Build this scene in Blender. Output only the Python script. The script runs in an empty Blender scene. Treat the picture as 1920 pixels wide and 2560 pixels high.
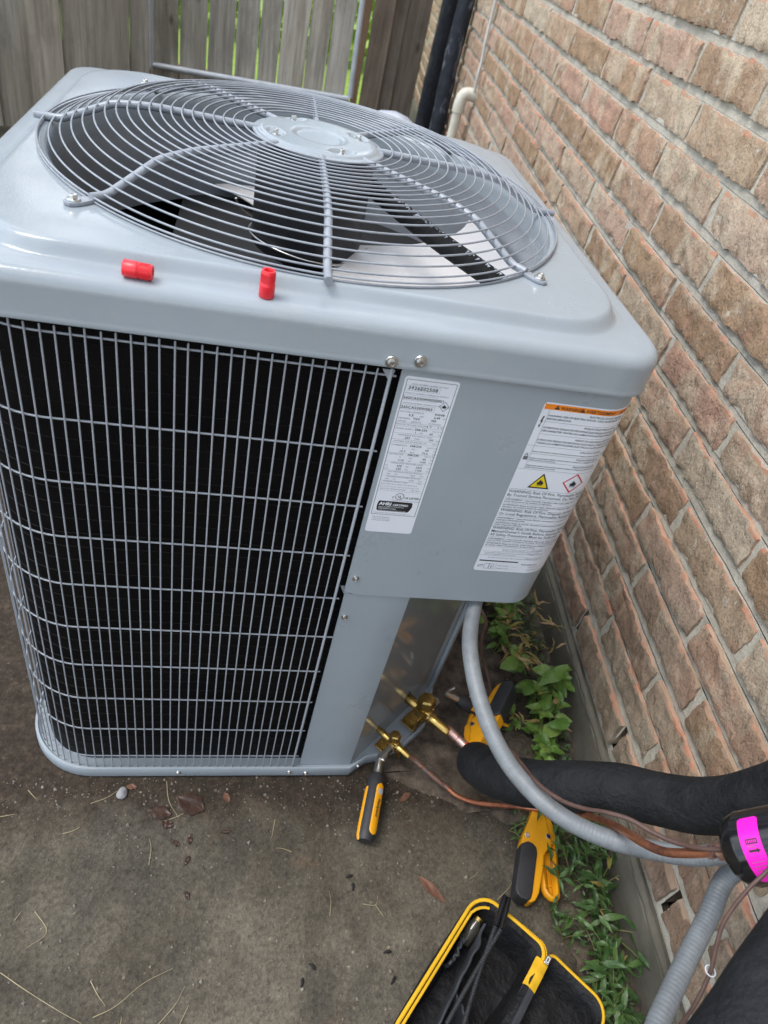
import bpy, bmesh, math, random
from mathutils import Vector, Matrix, Euler, noise
random.seed(7)
PI = math.pi
R = math.radians
scene = bpy.context.scene
COL = scene.collection

# ------------------------------------------------------------------ camera
cam_d = bpy.data.cameras.new('camera')
cam = bpy.data.objects.new('camera', cam_d)
COL.objects.link(cam)
cam_d.sensor_fit = 'VERTICAL'
cam_d.sensor_height = 36.0
cam_d.sensor_width = 27.0
cam_d.lens = 36.0 * 1721.1 / 2560.0
cam_d.clip_start = 0.02
cam_d.clip_end = 400.0
RIGHT = Vector((0.97184999, -0.10902973, 0.20885428))
DOWN = Vector((0.08014191, -0.68062768, -0.72823295))
FWD = Vector((0.22155105, 0.72447117, -0.65273016))
CAM = Vector((-0.0811, -1.0289, 1.2700))
cam.matrix_world = Matrix(((RIGHT.x, -DOWN.x, -FWD.x, CAM.x), (RIGHT.y, -DOWN.y, -FWD.y, CAM.y),
                           (RIGHT.z, -DOWN.z, -FWD.z, CAM.z), (0, 0, 0, 1)))
cam_d.dof.use_dof = True
cam_d.dof.focus_distance = 0.93
cam_d.dof.aperture_fstop = 8.0
scene.camera = cam

# ------------------------------------------------------------------ sky, sun, exposure
world = bpy.data.worlds.new('World')
scene.world = world
world.use_nodes = True
wn = world.node_tree
wn.nodes.clear()
w_out = wn.nodes.new('ShaderNodeOutputWorld')
w_bg = wn.nodes.new('ShaderNodeBackground')
w_sky = wn.nodes.new('ShaderNodeTexSky')
w_sky.sky_type = 'NISHITA'
w_sky.sun_disc = False
SUN_EL, SUN_ROT = R(62), R(-95)
w_sky.sun_elevation = SUN_EL
w_sky.sun_rotation = SUN_ROT
w_co = wn.nodes.new('ShaderNodeTexCoord')
w_map = wn.nodes.new('ShaderNodeMapping')
w_map.inputs['Scale'].default_value = (1.0, 1.0, 1.9)
w_noise = wn.nodes.new('ShaderNodeTexNoise')
w_noise.inputs['Scale'].default_value = 5.6
w_noise.inputs['Detail'].default_value = 7.0
w_noise.inputs['Roughness'].default_value = 0.58
w_ramp = wn.nodes.new('ShaderNodeValToRGB')
w_ramp.color_ramp.elements[0].position = 0.48
w_ramp.color_ramp.elements[0].color = (0.06, 0.06, 0.06, 1)
w_ramp.color_ramp.elements[1].position = 0.60
w_ramp.color_ramp.elements[1].color = (1, 1, 1, 1)
w_mix = wn.nodes.new('ShaderNodeMixRGB')
w_mix.inputs[2].default_value = (10.5, 10.6, 10.4, 1)      # bright broken overcast
wn.links.new(w_co.outputs['Generated'], w_map.inputs[0])
wn.links.new(w_map.outputs[0], w_noise.inputs['Vector'])
wn.links.new(w_noise.outputs['Fac'], w_ramp.inputs[0])
wn.links.new(w_ramp.outputs[0], w_mix.inputs[0])
wn.links.new(w_sky.outputs[0], w_mix.inputs[1])
wn.links.new(w_mix.outputs[0], w_bg.inputs[0])
wn.links.new(w_bg.outputs[0], w_out.inputs[0])
w_bg.inputs[1].default_value = 0.14

sun_d = bpy.data.lights.new('sun', 'SUN')
sun_d.energy = 1.3
sun_d.angle = R(25)
sun_d.color = (1.0, 0.96, 0.9)
sun = bpy.data.objects.new('sun', sun_d)
COL.objects.link(sun)
sdir = Vector((math.cos(SUN_EL) * math.sin(SUN_ROT), math.cos(SUN_EL) * math.cos(SUN_ROT), math.sin(SUN_EL)))
sun.rotation_euler = sdir.to_track_quat('Z', 'Y').to_euler()
sun.location = sdir * 20

scene.view_settings.view_transform = 'Standard'
scene.view_settings.look = 'None'
scene.view_settings.gamma = 1.0
scene.view_settings.use_curve_mapping = False
scene.view_settings.exposure = 0.95

# ------------------------------------------------------------------ materials
def new_mat(name):
    m = bpy.data.materials.new(name)
    m.use_nodes = True
    nt = m.node_tree
    nt.nodes.clear()
    out = nt.nodes.new('ShaderNodeOutputMaterial')
    b = nt.nodes.new('ShaderNodeBsdfPrincipled')
    nt.links.new(b.outputs[0], out.inputs[0])
    return m, nt, b

def N(nt, kind, **kw):
    n = nt.nodes.new('ShaderNode' + kind)
    for k, v in kw.items():
        if k in n.inputs.keys():
            n.inputs[k].default_value = v
        else:
            setattr(n, k, v)
    return n

def ramp(nt, src, stops):
    r = nt.nodes.new('ShaderNodeValToRGB')
    el = r.color_ramp.elements
    while len(el) < len(stops):
        el.new(0.5)
    for e, (p, c) in zip(el, stops):
        e.position = p
        e.color = (c, c, c, 1) if isinstance(c, (int, float)) else (*c, 1)
    nt.links.new(src, r.inputs[0])
    return r.outputs[0]

def mix(nt, fac, a, b, mode='MIX'):
    m = nt.nodes.new('ShaderNodeMixRGB')
    m.blend_type = mode
    for i, s in enumerate((fac, a, b)):
        if hasattr(s, 'is_output'):
            nt.links.new(s, m.inputs[i])
        elif isinstance(s, (int, float)):
            m.inputs[i].default_value = s if i == 0 else (s, s, s, 1)
        else:
            m.inputs[i].default_value = (*s, 1)
    return m.outputs[0]

def wpos(nt):
    return N(nt, 'NewGeometry').outputs['Position']

def ocoord(nt):
    return N(nt, 'TexCoord').outputs['Object']

def noise_tex(nt, vec, scale, detail=4, rough=0.55, stretch=None, off=(0, 0, 0)):
    if stretch or off != (0, 0, 0):
        mp = N(nt, 'Mapping')
        mp.inputs['Scale'].default_value = stretch or (1, 1, 1)
        mp.inputs['Location'].default_value = off
        nt.links.new(vec, mp.inputs[0])
        vec = mp.outputs[0]
    t = N(nt, 'TexNoise', Scale=scale, Detail=detail, Roughness=rough)
    nt.links.new(vec, t.inputs['Vector'])
    return t.outputs['Fac']

def bump(nt, b, h, strength, dist, prev=None):
    n = N(nt, 'Bump', Strength=strength, Distance=dist)
    nt.links.new(h, n.inputs['Height'])
    if prev is not None:
        nt.links.new(prev, n.inputs['Normal'])
    nt.links.new(n.outputs[0], b.inputs['Normal'])
    return n.outputs[0]

def pbr(name, col, rough=0.5, metal=0.0, col2=None, scale=20, bmp=None, rvar=0.0, spec=0.5, world_co=True, stretch=None, lo=0.35, hi=0.65):
    m, nt, b = new_mat(name)
    b.inputs['Base Color'].default_value = (*col, 1)
    b.inputs['Roughness'].default_value = rough
    b.inputs['Metallic'].default_value = metal
    b.inputs['Specular IOR Level'].default_value = spec
    co = wpos(nt) if world_co else ocoord(nt)
    if col2 is not None:
        f = noise_tex(nt, co, scale, 5, 0.6, stretch)
        c = ramp(nt, f, [(lo, col), (hi, col2)])
        nt.links.new(c, b.inputs['Base Color'])
        if rvar:
            r = ramp(nt, f, [(lo, max(rough - rvar, 0.02)), (hi, min(rough + rvar, 1))])
            nt.links.new(r, b.inputs['Roughness'])
    if bmp:
        h = noise_tex(nt, co, bmp[0], 4, 0.6, stretch)
        bump(nt, b, h, bmp[1], bmp[2])
    return m

MT = {}
def paint(name, col, rough, bs=0.10):
    m, nt, b = new_mat(name)
    co = wpos(nt)
    f = noise_tex(nt, co, 7, 4, 0.6)
    c = ramp(nt, f, [(0.3, tuple(x * 0.965 for x in col)), (0.7, tuple(min(1, x * 1.03) for x in col))])
    sp = noise_tex(nt, co, 900, 2, 0.5)
    sp2 = ramp(nt, sp, [(0.735, 1.0), (0.755, 0.55)])
    c = mix(nt, 1.0, c, sp2, 'MULTIPLY')
    nt.links.new(c, b.inputs['Base Color'])
    rr = ramp(nt, noise_tex(nt, co, 11, 7, 0.7), [(0.33, rough * 0.65), (0.5, rough), (0.68, rough * 2.0)])
    nt.links.new(rr, b.inputs['Roughness'])
    b.inputs['Specular IOR Level'].default_value = 0.42
    dust = noise_tex(nt, co, 34, 7, 0.75, None, (5, 1, 2))
    dm = ramp(nt, dust, [(0.56, 0.0), (0.74, 0.30)])
    c = mix(nt, dm, c, (0.40, 0.385, 0.355))
    smg = noise_tex(nt, co, 3.2, 5, 0.6, None, (1, 4, 2))
    c = mix(nt, ramp(nt, smg, [(0.5, 0.0), (0.72, 0.13)]), c, (0.17, 0.17, 0.165))
    nt.links.new(c, b.inputs['Base Color'])
    vor = N(nt, 'TexVoronoi', Scale=46.0)
    vor.feature = 'DISTANCE_TO_EDGE'
    nt.links.new(co, vor.inputs['Vector'])
    h = noise_tex(nt, co, 320, 2, 0.5)                 # orange peel of powder coat
    h2 = noise_tex(nt, co, 5, 2, 0.5)
    n1 = bump(nt, b, h2, 0.10, 0.01)
    bump(nt, b, h, bs, 0.0006, n1)
    return m

MT['paint'] = paint('gray_paint', (0.305, 0.348, 0.382), 0.15, 0.22)
MT['panel'] = paint('panel_paint', (0.318, 0.366, 0.404), 0.36, 0.12)
MT['gloss_panel'] = paint('glossy_panel_paint', (0.24, 0.25, 0.255), 0.08, 0.05)
MT['gloss_panel'].node_tree.nodes['Principled BSDF'].inputs['IOR'].default_value = 1.9
MT['wire'] = pbr('coated_wire', (0.315, 0.345, 0.385), 0.30, 0, (0.275, 0.30, 0.335), 60, (500, 0.1, 0.0004))
MT['guard'] = pbr('coated_guard_wire', (0.30, 0.33, 0.37), 0.26, 0, (0.25, 0.275, 0.31), 60, (500, 0.1, 0.0004))
MT['inner'] = pbr('inner_orifice_paint', (0.29, 0.315, 0.345), 0.3, 0, (0.24, 0.26, 0.285), 9)
MT['coil'] = None
MT['zinc'] = pbr('zinc_plated_steel', (0.72, 0.72, 0.70), 0.28, 1.0, (0.55, 0.55, 0.53), 300, (600, 0.2, 0.0004))
MT['alu'] = pbr('aluminium_blade', (0.80, 0.79, 0.79), 0.42, 0.35, (0.66, 0.65, 0.65), 9, (30, 0.12, 0.002), 0.12)
MT['black_paint'] = pbr('black_enamel', (0.008, 0.008, 0.009), 0.12, 0, (0.014, 0.014, 0.016), 40)
MT['motor'] = pbr('black_motor_shell', (0.012, 0.012, 0.014), 0.45, 0, (0.02, 0.02, 0.022), 30, (120, 0.1, 0.001))
MT['dark'] = pbr('dark_interior', (0.010, 0.010, 0.011), 0.7)
MT['loom'] = pbr('braided_black_loom', (0.006, 0.006, 0.007), 0.8, 0, (0.016, 0.016, 0.016), 300, (900, 0.6, 0.001), 0, 0.2)
MT['fray'] = pbr('frayed_pale_fibre', (0.42, 0.47, 0.54), 0.7)
MT['sticker'] = pbr('white_sticker', (0.76, 0.80, 0.86), 0.42, 0, (0.73, 0.77, 0.84), 15)
MT['ink'] = pbr('black_ink', (0.02, 0.02, 0.022), 0.5)
MT['fineink'] = pbr('fine_grey_ink', (0.14, 0.145, 0.16), 0.5)
MT['orange'] = pbr('orange_print', (0.86, 0.25, 0.015), 0.45)
MT['yellowprint'] = pbr('yellow_print', (0.78, 0.60, 0.02), 0.45)
MT['redprint'] = pbr('red_print', (0.60, 0.035, 0.04), 0.45)
MT['pink'] = pbr('hot_pink_sticker', (0.86, 0.012, 0.52), 0.38)
MT['red'] = pbr('red_plastic', (0.78, 0.022, 0.035), 0.33, 0, (0.72, 0.03, 0.045), 80, (400, 0.06, 0.0005))
MT['yellow'] = pbr('yellow_plastic', (0.80, 0.36, 0.006), 0.42, 0, (0.74, 0.33, 0.008), 30, (500, 0.08, 0.0006))
MT['rubber'] = pbr('black_rubber', (0.020, 0.021, 0.024), 0.55, 0, (0.028, 0.029, 0.033), 40, (500, 0.15, 0.0006))
MT['brass'] = pbr('brass', (0.56, 0.40, 0.13), 0.32, 1.0, (0.38, 0.25, 0.08), 90, (300, 0.2, 0.0005), 0.1)
MT['zipper'] = pbr('yellow_zipper_tape', (0.74, 0.43, 0.01), 0.75, 0, (0.66, 0.38, 0.01), 80, (900, 0.5, 0.0006))
MT['case'] = pbr('black_case_fabric', (0.006, 0.006, 0.007), 0.9, 0, (0.011, 0.011, 0.012), 60, (800, 0.5, 0.0008), 0, 0.25)
MT['liner'] = pbr('black_lining', (0.006, 0.006, 0.007), 0.7, 0, (0.012, 0.0125, 0.0145), 18, (26, 0.8, 0.014), 0, 0.35)
MT['mesh'] = pbr('grey_pocket_fabric', (0.028, 0.031, 0.037), 0.85, 0, (0.045, 0.05, 0.06), 25, (700, 0.6, 0.0008))
MT['pvc'] = pbr('cream_pvc', (0.66, 0.64, 0.55), 0.35, 0, (0.58, 0.56, 0.47), 20)
MT['cable_white'] = pbr('grey_white_cable', (0.5, 0.5, 0.47), 0.5)
MT['wire_brown'] = pbr('brown_wire_sheath', (0.115, 0.066, 0.054), 0.5, 0, (0.08, 0.047, 0.04), 60)
MT['galv'] = pbr('galvanised_tube', (0.52, 0.56, 0.60), 0.45, 0.15, (0.40, 0.44, 0.48), 14)
MT['plastic_sheet'] = pbr('pale_plastic_sheet', (0.55, 0.60, 0.68), 0.3, 0, (0.45, 0.50, 0.58), 8)
MT['cavity'] = pbr('dark_cavity', (0.03, 0.022, 0.018), 0.9)
MT['stone'] = pbr('grey_pebble', (0.26, 0.26, 0.27), 0.7, 0, (0.2, 0.2, 0.21), 60, (200, 0.3, 0.002))
MT['dead_leaf'] = pbr('dead_leaf', (0.16, 0.07, 0.04), 0.55, 0, (0.11, 0.05, 0.03), 60, (120, 0.3, 0.002))
MT['wet_leaf'] = pbr('wet_rotten_leaf', (0.05, 0.022, 0.014), 0.4, 0, (0.03, 0.015, 0.01), 60, (120, 0.4, 0.002))
MT['straw'] = pbr('dry_straw', (0.34, 0.29, 0.17), 0.7, 0, (0.24, 0.20, 0.12), 30)
MT['char'] = pbr('black_debris', (0.012, 0.011, 0.010), 0.8)

# insulation foam: fine crazed skin
def foam(name, col, col2, streak=None):
    m, nt, b = new_mat(name)
    co = wpos(nt)
    c = ramp(nt, noise_tex(nt, co, 22, 5, 0.65), [(0.3, col), (0.72, col2)])
    if streak:
        f = noise_tex(nt, co, 16, 6, 0.7, (1, 1, 0.45), (3, 1, 2))
        c = mix(nt, ramp(nt, f, [(0.52, 0.0), (0.68, 1.0)]), c, streak)
    dust = ramp(nt, noise_tex(nt, co, 55, 6, 0.75, None, (9, 2, 4)), [(0.66, 0.0), (0.8, 0.35)])
    c = mix(nt, dust, c, (0.075, 0.078, 0.085))
    nt.links.new(c, b.inputs['Base Color'])
    b.inputs['Roughness'].default_value = 0.72
    b.inputs['Specular IOR Level'].default_value = 0.30
    h = noise_tex(nt, co, 170, 4, 0.65)
    n1 = bump(nt, b, noise_tex(nt, co, 42, 5, 0.6), 0.75, 0.008)
    bump(nt, b, h, 0.75, 0.0028, n1)
    return m
MT['foam'] = foam('black_foam_insulation', (0.0055, 0.0065, 0.0085), (0.017, 0.019, 0.022))
MT['foam_old'] = foam('weathered_foam_insulation', (0.014, 0.018, 0.026), (0.03, 0.036, 0.048), (0.22, 0.24, 0.28))
MT['foam_back'] = foam('dusty_foam_insulation', (0.012, 0.016, 0.024), (0.026, 0.032, 0.045), (0.06, 0.07, 0.085))

# copper: bright, oxidised and heat tinted
def copper():
    m, nt, b = new_mat('copper_tube')
    co = wpos(nt)
    f = noise_tex(nt, co, 26, 5, 0.7)
    c = ramp(nt, f, [(0.30, (0.70, 0.30, 0.17)), (0.50, (0.46, 0.19, 0.11)), (0.62, (0.22, 0.10, 0.07)), (0.75, (0.55, 0.26, 0.18))])
    nt.links.new(c, b.inputs['Base Color'])
    b.inputs['Metallic'].default_value = 0.85
    r = ramp(nt, f, [(0.3, 0.25), (0.62, 0.55)])
    nt.links.new(r, b.inputs['Roughness'])
    return m
MT['copper'] = copper()
def tinted():
    m, nt, b = new_mat('heat_tinted_copper')
    co = wpos(nt)
    f = noise_tex(nt, co, 60, 5, 0.7)
    c = ramp(nt, f, [(0.30, (0.08, 0.07, 0.09)), (0.42, (0.30, 0.17, 0.20)), (0.5, (0.62, 0.36, 0.24)), (0.6, (0.30, 0.27, 0.33)), (0.72, (0.72, 0.58, 0.52))])
    nt.links.new(c, b.inputs['Base Color'])
    b.inputs['Metallic'].default_value = 0.8
    b.inputs['Roughness'].default_value = 0.35
    return m
MT['tinted'] = tinted()
def coilmat():
    m, nt, b = new_mat('black_coil_fins')
    co = wpos(nt)
    f = noise_tex(nt, co, 9, 4, 0.6)
    c = ramp(nt, f, [(0.4, (0.0025, 0.0026, 0.0034)), (0.75, (0.0065, 0.006, 0.0062))])
    nt.links.new(c, b.inputs['Base Color'])
    b.inputs['Roughness'].default_value = 0.55
    b.inputs['Specular IOR Level'].default_value = 0.12
    w = N(nt, 'TexWave', Scale=190.0, Distortion=0.3)
    w.bands_direction = 'X'
    nt.links.new(co, w.inputs['Vector'])
    bump(nt, b, w.outputs['Fac'], 0.5, 0.001)
    return m
MT['coil'] = coilmat()
MT['tube_row'] = pbr('dark_fin_tube', (0.005, 0.0045, 0.0045), 0.6, 0.0, None, 20, None, 0, 0.2)
def conduitmat():
    m, nt, b = new_mat('grey_flexible_conduit')
    co = wpos(nt)
    c = ramp(nt, noise_tex(nt, co, 40, 6, 0.7), [(0.35, (0.145, 0.160, 0.172)), (0.6, (0.195, 0.215, 0.23))])
    d = ramp(nt, noise_tex(nt, co, 120, 5, 0.7, None, (4, 5, 6)), [(0.62, 0.0), (0.76, 0.6)])
    c = mix(nt, d, c, (0.12, 0.115, 0.11))
    nt.links.new(c, b.inputs['Base Color'])
    b.inputs['Roughness'].default_value = 0.48
    bump(nt, b, noise_tex(nt, co, 300, 3, 0.6), 0.2, 0.001)
    return m
MT['conduit'] = conduitmat()
# ------------------------------------------------------------------ wall, wood, ground and leaf materials
def brickface():
    m, nt, b = new_mat('tumbled_brick_face')
    co = wpos(nt)
    geo = N(nt, 'NewGeometry')
    oi = N(nt, 'ObjectInfo')
    add = N(nt, 'Math', operation='ADD')
    nt.links.new(geo.outputs['Random Per Island'], add.inputs[0])
    nt.links.new(oi.outputs['Random'], add.inputs[1])
    fr = N(nt, 'Math', operation='FRACT')
    nt.links.new(add.outputs[0], fr.inputs[0])
    rnd = fr.outputs[0]
    base = ramp(nt, rnd, [(0.0, (0.34, 0.23, 0.145)), (0.16, (0.39, 0.27, 0.17)), (0.32, (0.47, 0.30, 0.225)), (0.46, (0.43, 0.32, 0.22)), (0.58, (0.51, 0.43, 0.33)), (0.70, (0.35, 0.24, 0.155)), (0.84, (0.49, 0.345, 0.265)), (1.0, (0.46, 0.37, 0.27))])
    # folded clay: streaks across the face
    f1 = noise_tex(nt, co, 6.5, 5, 0.55, (1, 1.5, 0.8))
    base = mix(nt, ramp(nt, f1, [(0.50, 0.0), (0.60, 0.75)]), base, (0.54, 0.45, 0.335))
    f2 = noise_tex(nt, co, 12, 5, 0.6, (1, 1.4, 0.8), (3, 7, 1))
    base = mix(nt, ramp(nt, f2, [(0.56, 0.0), (0.66, 0.60)]), base, (0.26, 0.165, 0.10))
    f3 = noise_tex(nt, co, 8, 6, 0.7, None, (8, 2, 5))
    base = mix(nt, ramp(nt, f3, [(0.52, 0.0), (0.70, 0.65)]), base, (0.50, 0.28, 0.20))
    f4 = noise_tex(nt, co, 24, 7, 0.75, None, (1, 9, 3))
    base = mix(nt, ramp(nt, f4, [(0.585, 0.0), (0.68, 0.75)]), base, (0.60, 0.56, 0.48))
    spk = noise_tex(nt, co, 260, 4, 0.7)
    base = mix(nt, 1.0, base, ramp(nt, spk, [(0.32, 0.6), (0.5, 1.0), (0.7, 1.14)]), 'MULTIPLY')
    # splash dirt and painted shade, deepening towards the lowest courses
    sep = N(nt, 'SeparateXYZ')
    nt.links.new(co, sep.inputs[0])
    mr = N(nt, 'MapRange')
    mr.inputs[1].default_value = 0.05
    mr.inputs[2].default_value = 0.85
    mr.inputs[3].default_value = 0.80
    mr.inputs[4].default_value = 0.0
    nt.links.new(sep.outputs['Z'], mr.inputs[0])
    dn = N(nt, 'Math', operation='MULTIPLY')
    nt.links.new(mr.outputs[0], dn.inputs[0])
    nt.links.new(ramp(nt, noise_tex(nt, co, 9, 6, 0.7, None, (2, 2, 8)), [(0.3, 0.45), (0.62, 1.0)]), dn.inputs[1])
    base = mix(nt, dn.outputs[0], base, (0.12, 0.09, 0.066))
    nt.links.new(base, b.inputs['Base Color'])
    b.inputs['Roughness'].default_value = 0.88
    b.inputs['Specular IOR Level'].default_value = 0.25
    wv = noise_tex(nt, co, 13, 5, 0.62, (1, 1.5, 0.75), (4, 4, 4))
    cr = N(nt, 'Math', operation='PINGPONG')
    nt.links.new(wv, cr.inputs[0])
    cr.inputs[1].default_value = 0.11
    crs = ramp(nt, cr.outputs[0], [(0.0, 0.0), (0.05, 0.7), (0.11, 1.0)])
    n0 = bump(nt, b, crs, 0.35, 0.005)
    n1 = bump(nt, b, noise_tex(nt, co, 24, 6, 0.60, (1, 1.3, 0.9)), 0.8, 0.014, n0)
    bump(nt, b, spk, 0.5, 0.003, n1)
    return m
def brickcore():
    m, nt, b = new_mat('raw_brick_edge')
    co = wpos(nt)
    f = noise_tex(nt, co, 34, 6, 0.7)
    c = ramp(nt, f, [(0.3, (0.42, 0.17, 0.105)), (0.5, (0.50, 0.26, 0.17)), (0.68, (0.46, 0.34, 0.25))])
    f3 = noise_tex(nt, co, 8, 6, 0.7, None, (8, 2, 5))
    c = mix(nt, ramp(nt, f3, [(0.44, 0.0), (0.56, 0.9)]), c, (0.36, 0.26, 0.18))
    nt.links.new(c, b.inputs['Base Color'])
    b.inputs['Roughness'].default_value = 0.9
    bump(nt, b, noise_tex(nt, co, 120, 5, 0.7), 0.6, 0.003)
    return m
MT['brick'] = brickface()
MT['core'] = brickcore()
def mortarmat():
    m, nt, b = new_mat('grey_mortar')
    co = wpos(nt)
    c = ramp(nt, noise_tex(nt, co, 14, 6, 0.7), [(0.3, (0.40, 0.375, 0.31)), (0.7, (0.58, 0.55, 0.475))])
    g = noise_tex(nt, co, 420, 4, 0.7)
    c = mix(nt, 1.0, c, ramp(nt, g, [(0.3, 0.62), (0.5, 1.0), (0.72, 1.15)]), 'MULTIPLY')
    nt.links.new(c, b.inputs['Base Color'])
    b.inputs['Roughness'].default_value = 0.92
    n1 = bump(nt, b, noise_tex(nt, co, 60, 4, 0.6), 0.5, 0.006)
    bump(nt, b, g, 0.5, 0.002, n1)
    return m
MT['mortar'] = mortarmat()
def foundmat():
    m, nt, b = new_mat('stained_foundation_concrete')
    co = wpos(nt)
    c = ramp(nt, noise_tex(nt, co, 7, 6, 0.7), [(0.3, (0.075, 0.068, 0.050)), (0.7, (0.145, 0.132, 0.105))])
    c = mix(nt, ramp(nt, noise_tex(nt, co, 16, 6, 0.75, (1, 1, 0.3), (4, 4, 4)), [(0.5, 0.0), (0.7, 0.6)]), c, (0.12, 0.12, 0.085))
    nt.links.new(c, b.inputs['Base Color'])
    b.inputs['Roughness'].default_value = 0.9
    n1 = bump(nt, b, noise_tex(nt, co, 30, 5, 0.6), 0.5, 0.006)
    bump(nt, b, noise_tex(nt, co, 260, 4, 0.7), 0.4, 0.002, n1)
    return m
MT['foundation'] = foundmat()
def woodmat(name, a, bcol, ccol):
    m, nt, b = new_mat(name)
    co = wpos(nt)
    oi = N(nt, 'ObjectInfo')
    vm = N(nt, 'VectorMath', operation='SCALE')
    cb = N(nt, 'CombineXYZ')
    nt.links.new(oi.outputs['Random'], cb.inputs[0])
    nt.links.new(oi.outputs['Random'], cb.inputs[2])
    nt.links.new(cb.outputs[0], vm.inputs[0])
    vm.inputs['Scale'].default_value = 13.0
    ad = N(nt, 'VectorMath', operation='ADD')
    nt.links.new(co, ad.inputs[0])
    nt.links.new(vm.outputs[0], ad.inputs[1])
    v = ad.outputs[0]
    f = noise_tex(nt, v, 9, 6, 0.65, (1, 1, 0.10))
    c = ramp(nt, f, [(0.3, a), (0.5, bcol), (0.7, ccol)])
    g = noise_tex(nt, v, 60, 5, 0.7, (1, 1, 0.045))
    c = mix(nt, 1.0, c, ramp(nt, g, [(0.3, 0.62), (0.55, 1.0), (0.75, 1.2)]), 'MULTIPLY')
    d = noise_tex(nt, v, 4, 5, 0.7, (1, 1, 0.5))
    c = mix(nt, ramp(nt, d, [(0.5, 0.0), (0.7, 0.55)]), c, tuple(x * 0.45 for x in a))
    k = N(nt, 'TexVoronoi', Scale=3.3)
    mp = N(nt, 'Mapping')
    mp.inputs['Scale'].default_value = (1.6, 1.6, 0.8)
    nt.links.new(v, mp.inputs[0])
    nt.links.new(mp.outputs[0], k.inputs['Vector'])
    c = mix(nt, ramp(nt, k.outputs['Distance'], [(0.05, 0.75), (0.10, 0.0)]), c, (0.035, 0.026, 0.02))
    hue = mix(nt, oi.outputs['Random'], (0.80, 0.80, 0.80), (1.15, 1.13, 1.1))
    c = mix(nt, 1.0, c, hue, 'MULTIPLY')
    nt.links.new(c, b.inputs['Base Color'])
    b.inputs['Roughness'].default_value = 0.85
    bump(nt, b, g, 0.5, 0.004)
    return m
MT['wood_gate'] = woodmat('weathered_grey_board', (0.27, 0.25, 0.205), (0.42, 0.40, 0.345), (0.54, 0.53, 0.49))
MT['wood_fence'] = woodmat('weathered_brown_board', (0.15, 0.13, 0.10), (0.22, 0.195, 0.155), (0.27, 0.25, 0.205))
MT['wood_post'] = woodmat('dark_brown_post', (0.11, 0.085, 0.062), (0.16, 0.13, 0.10), (0.21, 0.175, 0.14))
MT['wood_tan'] = pbr('fresh_tan_wood', (0.42, 0.27, 0.16), 0.7, 0, (0.34, 0.21, 0.12), 9, None, 0, 0.5, True, (1, 1, 0.15))

def groundmat():
    m, nt, b = new_mat('stained_concrete')
    co = wpos(nt)
    big = noise_tex(nt, co, 1.9, 4, 0.6, None, (3.1, 0.4, 0))
    c = ramp(nt, big, [(0.34, (0.054, 0.046, 0.034)), (0.5, (0.092, 0.080, 0.060)), (0.64, (0.145, 0.127, 0.098))])
    med = noise_tex(nt, co, 9, 6, 0.7, None, (1, 6, 0))
    c = mix(nt, 1.0, c, ramp(nt, med, [(0.28, 0.62), (0.5, 1.0), (0.72, 1.25)]), 'MULTIPLY')
    # mildew patches, greenish black
    mil = noise_tex(nt, co, 4.2, 5, 0.65, (1.3, 0.75, 1), (5.3, 2.2, 0))
    c = mix(nt, ramp(nt, mil, [(0.46, 0.0), (0.66, 0.72)]), c, (0.043, 0.042, 0.035))
    rust = noise_tex(nt, co, 12, 5, 0.65, None, (2, 8, 0))
    c = mix(nt, ramp(nt, rust, [(0.60, 0.0), (0.74, 0.45)]), c, (0.13, 0.075, 0.045))
    # washed-in earth round the unit's base and towards the soil strip
    sep = N(nt, 'SeparateXYZ')
    nt.links.new(co, sep.inputs[0])
    wob = noise_tex(nt, co, 7, 6, 0.7, None, (7, 7, 0))
    def band(sock, lo, hi):
        mr = N(nt, 'MapRange')
        mr.inputs[1].default_value = lo
        mr.inputs[2].default_value = hi
        nt.links.new(sock, mr.inputs[0])
        return mr.outputs[0]
    wz = N(nt, 'Math', operation='MULTIPLY_ADD')
    nt.links.new(wob, wz.inputs[0])
    wz.inputs[1].default_value = 0.30
    nt.links.new(sep.outputs['Y'], wz.inputs[2])
    earth = band(wz.outputs[0], -0.365, -0.285)
    wx = N(nt, 'Math', operation='MULTIPLY_ADD')
    nt.links.new(wob, wx.inputs[0])
    wx.inputs[1].default_value = 0.24
    nt.links.new(sep.outputs['X'], wx.inputs[2])
    earth2 = band(wx.outputs[0], 0.62, 0.72)
    mx = N(nt, 'Math', operation='MAXIMUM')
    nt.links.new(earth, mx.inputs[0])
    nt.links.new(earth2, mx.inputs[1])
    soil = ramp(nt, noise_tex(nt, co, 45, 6, 0.75, None, (2, 1, 1)), [(0.3, (0.017, 0.012, 0.008)), (0.55, (0.042, 0.030, 0.021)), (0.75, (0.095, 0.072, 0.052))])
    em = N(nt, 'Math', operation='MULTIPLY')
    nt.links.new(mx.outputs[0], em.inputs[0])
    em.inputs[1].default_value = 0.88
    c = mix(nt, em.outputs[0], c, soil)
    # sand grains
    v = N(nt, 'TexVoronoi', Scale=260.0)
    nt.links.new(co, v.inputs['Vector'])
    grain = ramp(nt, v.outputs['Color'], [(0.0, 0.72), (0.5, 1.0), (0.93, 1.18), (0.97, 2.4)])
    c = mix(nt, 1.0, c, grain, 'MULTIPLY')
    fine = noise_tex(nt, co, 130, 5, 0.75)
    c = mix(nt, 1.0, c, ramp(nt, fine, [(0.32, 0.66), (0.5, 1.0), (0.68, 1.26)]), 'MULTIPLY')
    nt.links.new(c, b.inputs['Base Color'])
    b.inputs['Roughness'].default_value = 0.9
    b.inputs['Specular IOR Level'].default_value = 0.25
    n1 = bump(nt, b, med, 0.35, 0.008)
    n2 = bump(nt, b, fine, 0.45, 0.0022, n1)
    bump(nt, b, v.outputs['Distance'], 0.35, 0.002, n2)
    return m
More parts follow.
